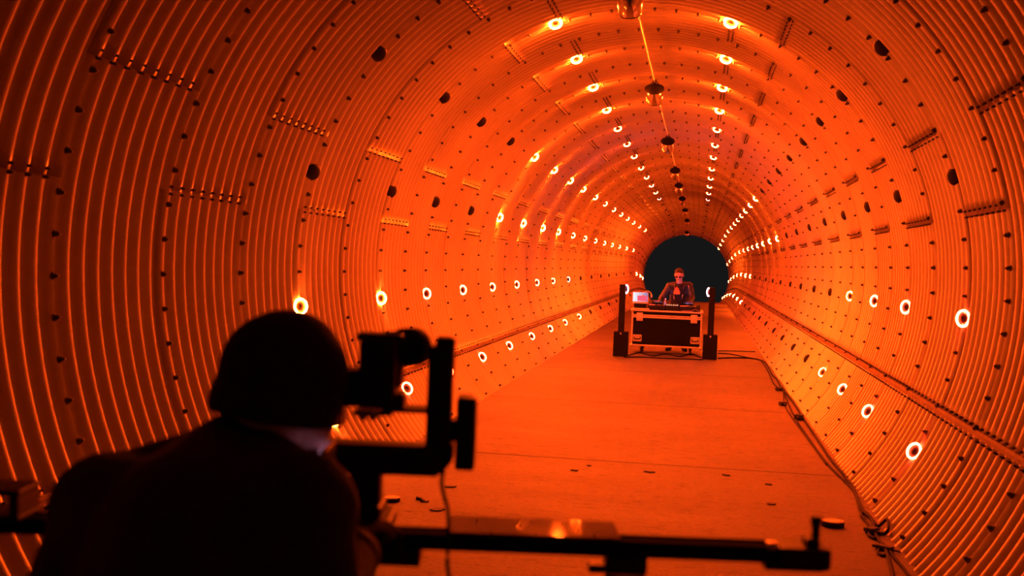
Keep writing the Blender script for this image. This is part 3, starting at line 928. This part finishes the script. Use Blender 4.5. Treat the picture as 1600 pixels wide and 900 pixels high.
    # jacket
    jk = [('c', neck + EZ * 0.0, chest, 0.095, 0.165), ('c', chest, waist, 0.165, 0.170), ('c', waist, pelv + EZ * 0.02, 0.170, 0.155),
          ('c', neck, shr, 0.085, 0.083), ('c', neck, shl, 0.085, 0.085), ('c', shr, chest, 0.09, 0.14), ('c', shl, chest, 0.095, 0.14),
          ('c', shl, waist, 0.09, 0.15), ('c', shr, waist, 0.08, 0.15),
          ('c', shr, elr, 0.080, 0.070), ('c', elr, wrr - (wrr - elr).normalized() * 0.03, 0.068, 0.047), ('c', shl, ell, 0.082, 0.070), ('c', ell, wrl - (wrl - ell).normalized() * 0.03, 0.068, 0.047),
          ('c', P(352, 682, 1.88), P(502, 734, 1.85), 0.028, 0.030), ('c', P(352, 682, 1.88), P(360, 745, 1.84), 0.03, 0.06), ('c', P(500, 742, 1.85), P(430, 800, 1.80), 0.03, 0.07), ('c', P(378, 694, 1.79), P(490, 748, 1.77), 0.024, 0.026),
          ('c', P(352, 682, 1.88), P(378, 694, 1.79), 0.028, 0.024)]
    jo = link('jacket', fuse(jk, 'jacket', 0.009, 5), M['jacket'], root)
    for w_, e_ in ((wrr, elr), (wrl, ell)):
        d = (w_ - e_).normalized(); c = MB(); c.lathe([(0.040, -0.02), (0.048, -0.015), (0.048, 0.012), (0.040, 0.016)], w_ - d * 0.03, d, 24); c.build('cuff', M['jacket'], jo)
    tz = [('c', pelv, hipr, 0.14, 0.112), ('c', pelv, hipl, 0.14, 0.112), ('c', hipr, knr, 0.105, 0.075), ('c', knr, anr + EZ * 0.03, 0.075, 0.062), ('c', hipl, knl, 0.105, 0.075), ('c', knl, anl + EZ * 0.03, 0.075, 0.062)]
    link('trousers', fuse(tz, 'trousers', 0.010, 4), M['trousers'], root)
    for an, fd in ((anr, EXr + EYr * 0.5), (anl, EXr * 0.7 + EYr * 0.8)):
        link('boot', fuse(foot_shapes(an, fd, 1.12) + [('c', an, an + EZ * 0.08, 0.05, 0.05)], 'boot', 0.007, 3), M['rubber'], root)
    return root
photographer()

def performer():
    by = CASE_Y + CASE_D + 0.30
    base = Vector((0.215, by, 0))
    root = empty('person', base, 'performer in black leather jacket and printed tee, leaning over the decks', 'person')
    def P(x, y, dy):      # photo pixel on the plane dy in front of (-) or behind the figure's base
        d = CF + CR * ((x - 800) / 1800.0) + CU * ((450 - y) / 1800.0)
        return CAM + d * ((by + dy) / d.y) - base
    hc = P(1061, 430, -0.16)
    H = frame(Vector((-0.10, -0.90, -0.40)))
    neck = P(1061.5, 445, -0.07); chest = P(1061.5, 458, -0.03); waist = P(1061, 478, 0.04); pelv = P(1061, 492, 0.06)
    shl, shr = P(1046.5, 447.5, -0.03), P(1076.5, 446.5, -0.03)
    ell, elr = P(1034, 466, -0.10), P(1081, 465, -0.10)
    wl, wr = P(1029.5, 477, -0.42), P(1074.5, 477, -0.42)
    hl, hr = pelv + Vector((-0.09, 0, -0.02)), pelv + Vector((0.09, 0, -0.02))
    al, ar = Vector((-0.15, 0.05, 0.09)), Vector((0.14, 0.08, 0.09))
    kl, kr = (hl + al) / 2 + Vector((0, -0.05, 0)), (hr + ar) / 2 + Vector((0, -0.04, 0))
    sh = head_shapes(hc, H, 1.02)
    sh += [('c', hc + H @ Vector((0, -0.03, -0.05)), neck, 0.055, 0.060), ('c', neck, chest, 0.07, 0.125), ('c', chest, waist, 0.13, 0.12), ('c', waist, pelv, 0.12, 0.125),
           ('c', neck, shl, 0.055, 0.058), ('c', neck, shr, 0.055, 0.058), ('c', shl, chest, 0.07, 0.10), ('c', shr, chest, 0.07, 0.10),
           ('c', shl, ell, 0.053, 0.042), ('c', ell, wl, 0.042, 0.027), ('c', shr, elr, 0.053, 0.042), ('c', elr, wr, 0.042, 0.027),
           ('c', pelv, hl, 0.12, 0.092), ('c', pelv, hr, 0.12, 0.092), ('c', hl, kl, 0.088, 0.058), ('c', kl, al, 0.056, 0.040), ('c', hr, kr, 0.088, 0.058), ('c', kr, ar, 0.056, 0.040)]
    sh += foot_shapes(al, (-0.2, -1, 0), 0.8) + foot_shapes(ar, (0.2, -1, 0), 0.8)
    sh += hand_shapes(wl, Vector((0.15, -0.8, -0.42)), Vector((0, -0.4, -1)), 1, 0.45, 1.1)
    sh += hand_shapes(wr, Vector((-0.2, -0.8, -0.42)), Vector((0, -0.4, -1)), -1, 0.45, 1.1)
    link('body', fuse(sh, 'body', 0.0065, 3), M['skin'], root)
    eyes_on(root, hc, H, 1.02)
    hs = fuse([('e', hc + H @ Vector((0, -0.020, 0.052)), (0.079, 0.096, 0.076), H), ('e', hc + H @ Vector((0, -0.05, 0.015)), (0.080, 0.07, 0.085), H)], 'hair', 0.007, 3)
    link('hair', hs, M['hair'], root)
    bs = fuse([('e', hc + H @ Vector((0, 0.072, -0.098)), (0.034, 0.026, 0.030), H), ('e', hc + H @ Vector((0, 0.070, -0.118)), (0.024, 0.022, 0.022), H)], 'beard', 0.006, 3)
    link('beard', bs, M['beard'], root)
    g = MB()
    for sx in (-1, 1):
        g.sph(hc + H @ Vector((sx * 0.034, 0.091, 0.002)), (0.030, 0.007, 0.019), H, 16, 10)
        g.cyl(hc + H @ Vector((sx * 0.064, 0.088, 0.008)), hc + H @ Vector((sx * 0.082, -0.005, 0.006)), 0.003, n=8)
    g.cyl(hc + H @ Vector((-0.012, 0.097, 0.006)), hc + H @ Vector((0.012, 0.097, 0.006)), 0.004, n=8)
    g.build('glasses', M['glass'], root)
    te = [('c', neck + Vector((0, 0, -0.012)), chest, 0.076, 0.135), ('c', chest, waist, 0.14, 0.135), ('c', waist, pelv, 0.135, 0.138), ('c', shl, chest, 0.075, 0.11), ('c', shr, chest, 0.075, 0.11)]
    tee = link('tee_shirt', fuse(te, 'tee_shirt', 0.009, 4), M['tee'], root)
    fp = MB()
    o = P(1057.5, 453.5, -0.185)
    fl = [(-0.055, -0.075), (0.055, -0.075), (0.060, -0.03), (0.040, 0.005), (0.032, 0.05), (0.012, 0.02), (0.004, 0.085), (-0.018, 0.03), (-0.034, 0.055), (-0.042, 0.0), (-0.060, -0.035)]
    fp.prism(fl, o + Vector((0, 0.012, 0)), (1, 0, 0), (0, 0.10, 0.995), 0.02); fp.build('shirt_print', M['print'], tee)
    jk = [('c', shl, chest + Vector((-0.07, 0.03, 0)), 0.075, 0.11), ('c', shr, chest + Vector((0.07, 0.03, 0)), 0.075, 0.11),
          ('c', chest + Vector((-0.07, 0.04, 0)), waist + Vector((-0.085, 0.03, -0.02)), 0.115, 0.10), ('c', chest + Vector((0.07, 0.04, 0)), waist + Vector((0.085, 0.03, -0.02)), 0.115, 0.10),
          ('c', chest + Vector((0, 0.08, 0)), waist + Vector((0, 0.08, -0.02)), 0.11, 0.11), ('c', neck + Vector((0, 0.05, -0.03)), chest + Vector((0, 0.08, 0)), 0.075, 0.11),
          ('c', neck + Vector((-0.05, 0.0, 0.0)), shl, 0.060, 0.070), ('c', neck + Vector((0.05, 0.0, 0.0)), shr, 0.060, 0.070),
          ('c', shl, ell, 0.070, 0.060), ('c', ell, wl - (wl - ell).normalized() * 0.02, 0.058, 0.042), ('c', shr, elr, 0.070, 0.060), ('c', elr, wr - (wr - elr).normalized() * 0.02, 0.058, 0.042)]
    j = link('jacket', fuse(jk, 'jacket', 0.009, 3), M['leather'], root)
    z = MB(); z.tube([P(1055.5, 452, -0.17), P(1054, 446.5, -0.13), P(1055.5, 443.5, -0.04), P(1061.5, 443, 0.02), P(1067.5, 443.5, -0.04), P(1069, 446.5, -0.13), P(1067, 452, -0.17)], 0.017, 8, 5); z.build('collar', M['leather'], j)
    for x, y, s in ((1052.5, 464.5, -1), (1066.5, 463, 1)):
        z = MB(); p = P(x, y, -0.17); z.cyl(p + Vector((0, 0.03, 0.045)), p + Vector((s * -0.01, 0.01, -0.045)), 0.009, n=10); z.build('zip', M['chrome'], j)
    z = MB(); p = P(1075.5, 450, -0.13); z.cyl(p + Vector((0, 0.02, 0.05)), p + Vector((0.006, 0.02, -0.04)), 0.009, n=10); z.build('zip', M['chrome'], j)
    tz = [('c', pelv, hl, 0.135, 0.108), ('c', pelv, hr, 0.135, 0.108), ('c', hl, kl, 0.102, 0.072), ('c', kl, al + EZ * 0.03, 0.07, 0.058), ('c', hr, kr, 0.102, 0.072), ('c', kr, ar + EZ * 0.03, 0.07, 0.058)]
    link('trousers', fuse(tz, 'trousers', 0.010, 3), M['trousers'], root)
    for an, fd in ((al, (-0.2, -1, 0)), (ar, (0.2, -1, 0))):
        link('boot', fuse(foot_shapes(an, fd, 1.12) + [('c', an, an + EZ * 0.07, 0.05, 0.05)], 'boot', 0.008, 3), M['rubber'], root)
performer()

# ------------------------------------------------------------------ slider rail with the camera on its motion head
RD = 1.95                                   # view depth of the rail
RM = Matrix((EXr, EYr, EZ)).transposed()    # level axes of the rig
def rb(mb, x0, y0, x1, y1, d0, d1, bev=0.004, base=Vector((0, 0, 0)), tilt=True):
    """level block that shows over the given photo pixels between two view depths"""
    d = (d0 + d1) / 2
    c = pix((x0 + x1) / 2, (y0 + y1) / 2, d)
    mb.box(c - base, (abs(x1 - x0) * d / 1800, abs(d1 - d0), abs(y1 - y0) * d / 1800), RM, bev=bev)
    return mb

def slider():
    a, b = pix(-60, 814.5, RD), pix(1240, 864, RD)
    z = (a.z + b.z) / 2
    a.z = b.z = z
    mid = (a + b) / 2; base = Vector((mid.x, mid.y, 0))
    root = empty('camera_slider', base, 'long black camera slider rail spanning the foreground behind the photographer', 'slider', None, RM)
    L = (b - a).length; h = z
    s = MB()
    s.box((0, 0, h), (L, 0.060, 0.024), bev=0.003)
    s.build('beam', M['matte'], root)
    for sy in (-1, 1):
        s = MB(); s.cyl((-L / 2, sy * 0.024, h + 0.010), (L / 2, sy * 0.024, h + 0.010), 0.0050, n=16); s.build('guide_rod', M['matte'], root)
    xa = (Vector(pix(700, 828, RD)) - mid).dot(EXr); xb = (Vector(pix(968, 836, RD)) - mid).dot(EXr)
    s = MB(); s.box(((xa + xb) / 2, 0.042, h + 0.0165), (xb - xa, 0.125, 0.004), bev=0.001); s.build('top_plate', M['gloss'], root)
    k = 1.083e-3
    s = MB(); s.box((L / 2 + 0.012, 0, h - 0.002), (0.085, 0.08, 0.036), bev=0.006); s.box((L / 2 - 0.005, 0, h - 0.016), (0.10, 0.07, 0.014), bev=0.004)
    s.box((L / 2 + 0.028, 0, h + 0.020), (0.022, 0.04, 0.018), bev=0.004)
    eb = s.build('end_block', M['rig'], root)
    s = MB(); s.cyl((L / 2 + 0.036, 0, h + 0.02), (L / 2 + 0.036, 0, h + 0.060), 0.0072, n=16, bev=0.002); s.cyl((L / 2 + 0.036, 0, h + 0.050), (L / 2 + 0.036, 0, h + 0.064), 0.010, n=16, bev=0.002)
    s.build('crank_pin', M['rig'], eb)
    s = MB(); s.box((L / 2 - 0.045, -0.03, h + 0.019), (0.016, 0.016, 0.012), bev=0.002); s.build('clip', M['pipe'], root)
    # left end bracket: an open frame
    s = MB(); xl = -L / 2 + 0.075
    for dx in (-0.050, 0.030): s.box((xl + dx, 0, h + 0.038), (0.016, 0.09, 0.048), bev=0.003)
    s.box((xl - 0.010, 0, h + 0.060), (0.100, 0.09, 0.011), bev=0.003); s.box((xl - 0.010, 0, h + 0.017), (0.100, 0.09, 0.010), bev=0.003)
    s.build('end_bracket', M['rig'], root)
    for x in (0.42, 0.04, -0.42):
        s = MB(); s.box((x, 0, h - 0.026), (0.070, 0.06, 0.030), bev=0.004); s.box((x - 0.045, -0.01, h - 0.034), (0.035, 0.03, 0.014), bev=0.003); s.build('clamp', M['rig'], root)
    return root, h, L
_, RAIL_H, RAIL_L = slider()

def tripod(xc, label):
    mid = pix(590, 839.5, RD)
    base = Vector((mid.x, mid.y, 0)) + EXr * xc
    root = empty('tripod', base, label, 'tripod', 'tripods under the slider', RM)
    h = RAIL_H - 0.045
    s = MB(); s.cyl((0, 0, h - 0.05), (0, 0, h), 0.034, n=24, bev=0.004); s.box((0, 0, h - 0.06), (0.07, 0.07, 0.03), bev=0.005); s.build('head', M['rig'], root)
    s = MB(); s.cyl((0, 0, h - 0.42), (0, 0, h - 0.05), 0.016, n=18); s.build('column', M['rig'], root)
    s = MB(); s.cyl((0.03, -0.02, h - 0.028), (0.062, -0.03, h - 0.026), 0.012, n=14, bev=0.003); s.build('knob', M['rig'], root)
    for a in (90, 210, 330):
        d = Vector((math.cos(math.radians(a)), math.sin(math.radians(a)), 0))
        p0 = d * 0.03 + EZ * (h - 0.10); p1 = d * 0.19 + EZ * (h * 0.46); p2 = d * 0.34 + EZ * 0.02
        s = MB(); s.cyl(p0, p1, 0.016, n=14); s.cyl(p1, p2, 0.012, n=14); s.cyl(p1 + (p0 - p1).normalized() * 0.03, p1, 0.020, n=14, bev=0.003)
        leg = s.build('leg', M['rig'], root)
        s = MB(); s.sph(d * 0.342 + EZ * 0.018, (0.022, 0.022, 0.018), u=14, v=8); s.build('rubber_foot', M['rubber'], leg)
tripod(0.42, 'black tripod holding up the right half of the slider rail')
tripod(-0.42, 'black tripod holding up the left half of the slider rail behind the photographer')

def motion_head():
    c = pix(573, 800, RD); base = Vector((c.x, c.y, RAIL_H + 0.012))
    root = empty('motion_head', base, 'black motorised pan and tilt head with L-shaped bracket standing on the slider', 'camera head')
    s = MB(); rb(s, 505, 800, 615, 824, RD - 0.06, RD + 0.06, 0.004, base); rb(s, 520, 782, 600, 802, RD - 0.05, RD + 0.05, 0.004, base)
    s.build('carriage', M['rig'], root)
    s = MB(); rb(s, 548, 730, 597, 790, RD - 0.027, RD + 0.027, 0.006, base); pm = s.build('pan_motor', M['rig'], root)
    s = MB(); rb(s, 503, 691, 688, 738, RD - 0.03, RD + 0.03, 0.006, base)
    # chamfered corner into the upright
    o = pix(688, 714, RD) - base; k = RD / 1800
    s.prism([(0, -22 * k), (4 * k, -22 * k), (20 * k, -2 * k), (20 * k, 24 * k), (0, 24 * k)], o, EXr, EZ, 0.06)
    s.build('base_arm', M['rig'], root)
    s = MB(); rb(s, 668, 540, 707, 716, RD - 0.03, RD + 0.03, 0.005, base); s.build('upright_arm', M['rig'], root)
    s = MB(); rb(s, 682, 526, 712, 544, RD - 0.022, RD + 0.022, 0.005, base); rb(s, 700, 530, 711, 592, RD - 0.02, RD + 0.02, 0.003, base); s.build('top_clamp', M['rig'], root)
    s = MB(); rb(s, 713, 618, 744, 731, RD - 0.035, RD + 0.035, 0.006, base); rb(s, 704, 655, 716, 688, RD - 0.02, RD + 0.02, 0.003, base); s.build('tilt_motor', M['rig'], root)
    s = MB(); rb(s, 600, 635, 672, 642, RD - 0.03, RD + 0.03, 0.002, base); rb(s, 610, 612, 634, 640, RD - 0.03, RD + 0.03, 0.003, base); s.build('camera_plate', M['rig'], root)
    for x in (568, 584):
        s = MB(); p = pix(x, 650, RD - 0.03) - base; s.cyl(p - EYr * 0.012, p + EYr * 0.02, 0.0068, n=16, bev=0.002); s.build('knob', M['gunmetal'], root)
    s = MB(); p = pix(576, 645, RD) - base; s.box(p, (0.05, 0.03, 0.008), RM, bev=0.002); rb(s, 555, 640, 615, 646, RD - 0.03, RD + 0.03, 0.002, base); s.build('slide_plate', M['rig'], root)
motion_head()

def film_camera():
    c = pix(597, 636, RD); base = Vector(c)
    root = empty('film_camera', base, 'black film camera mounted on the motion head beside the beanie', 'camera')
    s = MB(); rb(s, 565, 528, 622, 634, RD - 0.045, RD + 0.045, 0.006, base); s.build('body', M['rig'], root)
    s = MB(); rb(s, 560, 520, 632, 532, RD - 0.03, RD + 0.03, 0.004, base); rb(s, 572, 526, 580, 536, RD - 0.02, RD + 0.02, 0.002, base); s.build('top_handle', M['rig'], root)
    # lens pointing up the tunnel and to the right
    ld = (EXr * 0.50 + EYr * 0.85).normalized(); p = pix(610, 545, RD) - base
    s = MB(); s.lathe([(0.026, 0.0), (0.030, 0.004), (0.030, 0.045), (0.034, 0.048), (0.034, 0.085), (0.031, 0.088), (0.026, 0.088)], p - ld * 0.01, ld, 30); ln = s.build('lens', M['black'], root)
    s = MB(); s.lathe([(0.026, 0.0), (0.024, 0.003), (0.012, 0.007), (0.001, 0.008)], p + ld * 0.075, ld, 24); s.build('front_glass', M['glass'], ln)
    s = MB(); rb(s, 600, 560, 630, 604, RD - 0.02, RD + 0.05, 0.006, base); s.build('grip', M['rubber'], root)
    # viewfinder turned towards the photographer, then an added glow panel
    s = MB(); rb(s, 536, 575, 572, 632, RD - 0.035, RD + 0.035, 0.005, base); rb(s, 520, 588, 540, 664, RD - 0.04, RD + 0.03, 0.006, base); vf = s.build('viewfinder', M['rig'], root)
    s = MB(); rb(s, 508, 695, 517, 735, 1.78, 1.885, 0.003, base); rb(s, 509, 700, 516, 728, 1.88, 1.93, 0.002, base); mn = s.build('cheek_fill_panel', M['rig'], root)  # made-up panel tucked by the base arm to light the cheek
    p = pix(506.8, 715, 1.8325) - base
    s = MB(); s.box(p, (0.002, 0.095, 0.036), RM); s.build('screen', M['screen'], mn)  # glowing face of the added panel, a purple fill light
film_camera()

c = MB(); c.tube([pix(694, 736, RD - 0.032), pix(690, 752, RD - 0.034), pix(694, 775, RD - 0.04), pix(700, 800, RD - 0.05), pix(701, 840, RD - 0.055), pix(699, 880, RD - 0.055), pix(703, 930, RD - 0.05), pix(690, 1010, RD)], 0.0036, 8, 6)
tag(c.build('hanging_cable', M['cable']), 'thin dark cable hanging from the motion head past the slider rail', 'cable')

# ------------------------------------------------------------------ cables and bits on the floor
def floor_cable(pts, r, label, name='floor_cable', grp=None, m='cable'):
    P = []
    for p in pts:
        q = on_floor(p[0], p[1], r); z = r + (p[2] if len(p) > 2 else 0.0)
        if len(p) > 2 and p[2] > 0: q = on_floor(p[0], p[1], z)
        lim = math.sqrt(max(0.1, (R0 - 0.03) ** 2 - (AXZ - q.z) ** 2))
        q.x = min(q.x, lim)
        P.append(q)
    mb = MB(); mb.tube(P, r, 8, 6)
    return tag(mb.build(name, M[m]), label, 'cable', grp)
floor_cable([(1122, 559.5), (1150, 559), (1175, 560), (1192, 564), (1199, 571), (1206, 585), (1213, 592), (1220, 604), (1231, 618), (1243, 634), (1256, 655), (1273, 680), (1285, 698), (1300, 720), (1318, 741), (1328, 748), (1334, 763), (1342, 783), (1350, 800), (1362, 812), (1368, 835), (1378, 850), (1385, 862), (1392, 885), (1396, 905)], 0.011, 'black cable from the right stand running along the foot of the right wall', grp='cables by the right wall')
floor_cable([(1122, 552), (1140, 553), (1165, 558), (1188, 563), (1199, 578), (1208, 598), (1216, 606), (1224, 612), (1236, 640), (1248, 662), (1262, 682), (1280, 708), (1296, 728), (1312, 744), (1330, 762), (1338, 776), (1346, 804), (1356, 818), (1372, 842), (1388, 858), (1398, 872), (1412, 888), (1424, 905)], 0.009, 'thinner black cable looping beside the main cable at the foot of the right wall', grp='cables by the right wall')
floor_cable([(1224, 612), (1226, 632), (1236, 650), (1258, 680), (1274, 702), (1292, 726)], 0.007, 'thin cable leaving the small plug box and crossing to the other cables', grp='cables by the right wall')
floor_cable([(1352, 812), (1346, 806), (1348, 800), (1356, 803), (1366, 816), (1380, 822), (1393, 812, 0.05), (1396, 826, 0.03), (1386, 834), (1372, 832), (1360, 826), (1358, 836), (1368, 842)], 0.010, 'tangled loop of black cable at the foot of the right wall', grp='cables by the right wall')
floor_cable([(1386, 862), (1380, 868), (1372, 864), (1374, 857), (1383, 855), (1388, 861)], 0.008, 'small round loop of cable lying right of the slider end', grp='cables by the right wall')
floor_cable([(982, 555), (1000, 551), (1020, 556), (1040, 553), (1062, 557), (1080, 553), (1092, 557), (1100, 560)], 0.010, 'black cable lying on the floor under the flight case', grp='cables under the flight case')
floor_cable([(975, 558), (1005, 558), (1040, 560), (1075, 561), (1098, 562)], 0.010, 'straight black cable stretched in front of the case wheels', grp='cables under the flight case')
floor_cable([(1122, 548), (1150, 548.5), (1180, 549.5)], 0.008, 'thin cable running straight from behind the right stand to the wall', grp='cables by the right wall')

def plug(x, y, sx, sy, sz, rz, label, nm='plug_box', cat='plug'):
    p = on_floor(x, y)
    lim = math.sqrt((R0 - 0.06) ** 2 - (AXZ - sz / 2) ** 2) - sx / 2
    p.x = min(p.x, lim)
    root = empty(nm, p, label, cat, None, Matrix.Rotation(rz, 3, 'Z'))
    s = MB(); s.box((0, 0, sz / 2), (sx, sy, sz), bev=min(sx, sz) * 0.22); s.build('body', M['rubber'], root)
    s = MB(); s.cyl((0, -sy / 2 + 0.005, sz / 2), (0, -sy / 2 - 0.05, sz * 0.35), sz * 0.26, sz * 0.16, n=14); s.build('strain_relief', M['rubber'], root)
    s = MB(); s.cyl((0, sy / 2 - 0.004, sz / 2), (0, sy / 2 + 0.03, sz * 0.45), sz * 0.30, n=16, bev=0.002); s.build('collar', M['rubber'], root)
plug(1222, 611, 0.10, 0.07, 0.05, 0.9, 'black splitter box in the cable tangle farthest up the right wall')
plug(1223, 634, 0.08, 0.08, 0.05, 0.4, 'black plug box lying on the floor just off the right wall')
plug(1252, 656, 0.09, 0.09, 0.06, -0.3, 'black round plug box against the foot of the right wall')
plug(1377, 835, 0.08, 0.06, 0.04, 0.8, 'black plug box inside the nearest cable tangle')
plug(1408, 862, 0.05, 0.10, 0.03, 0.9, 'flat dark wedge plug against the wall, nearest the camera')

def disc(x, y, r, h, label):
    p = on_floor(x, y)
    root = empty('disc_lid', p, label, 'lid', 'round lids on the floor')
    s = MB(); s.lathe([(r * 0.96, 0), (r, 0.003), (r, h - 0.004), (r * 0.97, h - 0.001), (r * 0.80, h - 0.001)], n=36); s.build('body', M['black'], root)
    s = MB(); s.torus((0, 0, h - 0.001), (0, 0, 1), r * 0.90, r * 0.085, 36, 8); s.build('rim', M['board'], root)
    s = MB(); s.cyl((0, 0, h - 0.003), (0, 0, h + 0.001), r * 0.82, n=32); s.build('top_face', M['board'], root)
disc(1301, 822, 0.072, 0.034, 'pale round lid lying flat on the floor right of the slider end')
disc(612, 783, 0.055, 0.026, 'pale round lid lying flat on the floor beside the slider carriage')
def scrap(x, y, kind, label, size=0.05, rz=0.0):
    p = on_floor(x, y)
    s = MB()
    if kind == 'curl':
        s.torus((0, 0, 0.012), (0.15, 0.1, 1), size, 0.012, 20, 8, 0.4 + rz, 2.9 + rz)
    else:
        q = random.Random(int(x * 7 + y)); n = 11; s.prism([(size * math.cos(2 * PI * i / n) * q.uniform(0.45, 1.05), size * 0.75 * math.sin(2 * PI * i / n) * q.uniform(0.4, 1.1)) for i in range(n)], (0, 0, 0.004), (math.cos(rz), math.sin(rz), 0), (-math.sin(rz), math.cos(rz), 0), 0.008)
    o = s.build('debris_scrap', M['rubber']); o.location = p
    tag(o, label, 'debris', 'scraps on the floor')
scrap(651, 783, 'curl', 'curled black scrap on the floor right of the left round lid', 0.045, PI)
scrap(664, 784, 'chip', 'small black scrap just right of the curled scrap', 0.032)
scrap(684, 797, 'chip', 'broad flat dark scrap on the floor behind the slider, below the curled scrap', 0.06)
scrap(703, 761, 'chip', 'long thin dark flake on the floor just behind the motion head', 0.055)
scrap(897, 735, 'chip', 'dark flake on the open floor behind the middle of the slider', 0.045)
scrap(920, 728, 'chip', 'tiny dark flake beside the larger one on the open floor', 0.025)
scrap(1015, 738, 'chip', 'long flat dark flake on the floor centre', 0.05)
scrap(1135, 743, 'chip', 'dark slanted flake right of the floor centre', 0.035, -0.4)
scrap(1200, 757, 'chip', 'dark flake at the right of the floor, farther of the right pair', 0.045)
scrap(1205, 788, 'chip', 'dark flake at the right of the floor, nearer of the right pair', 0.045)
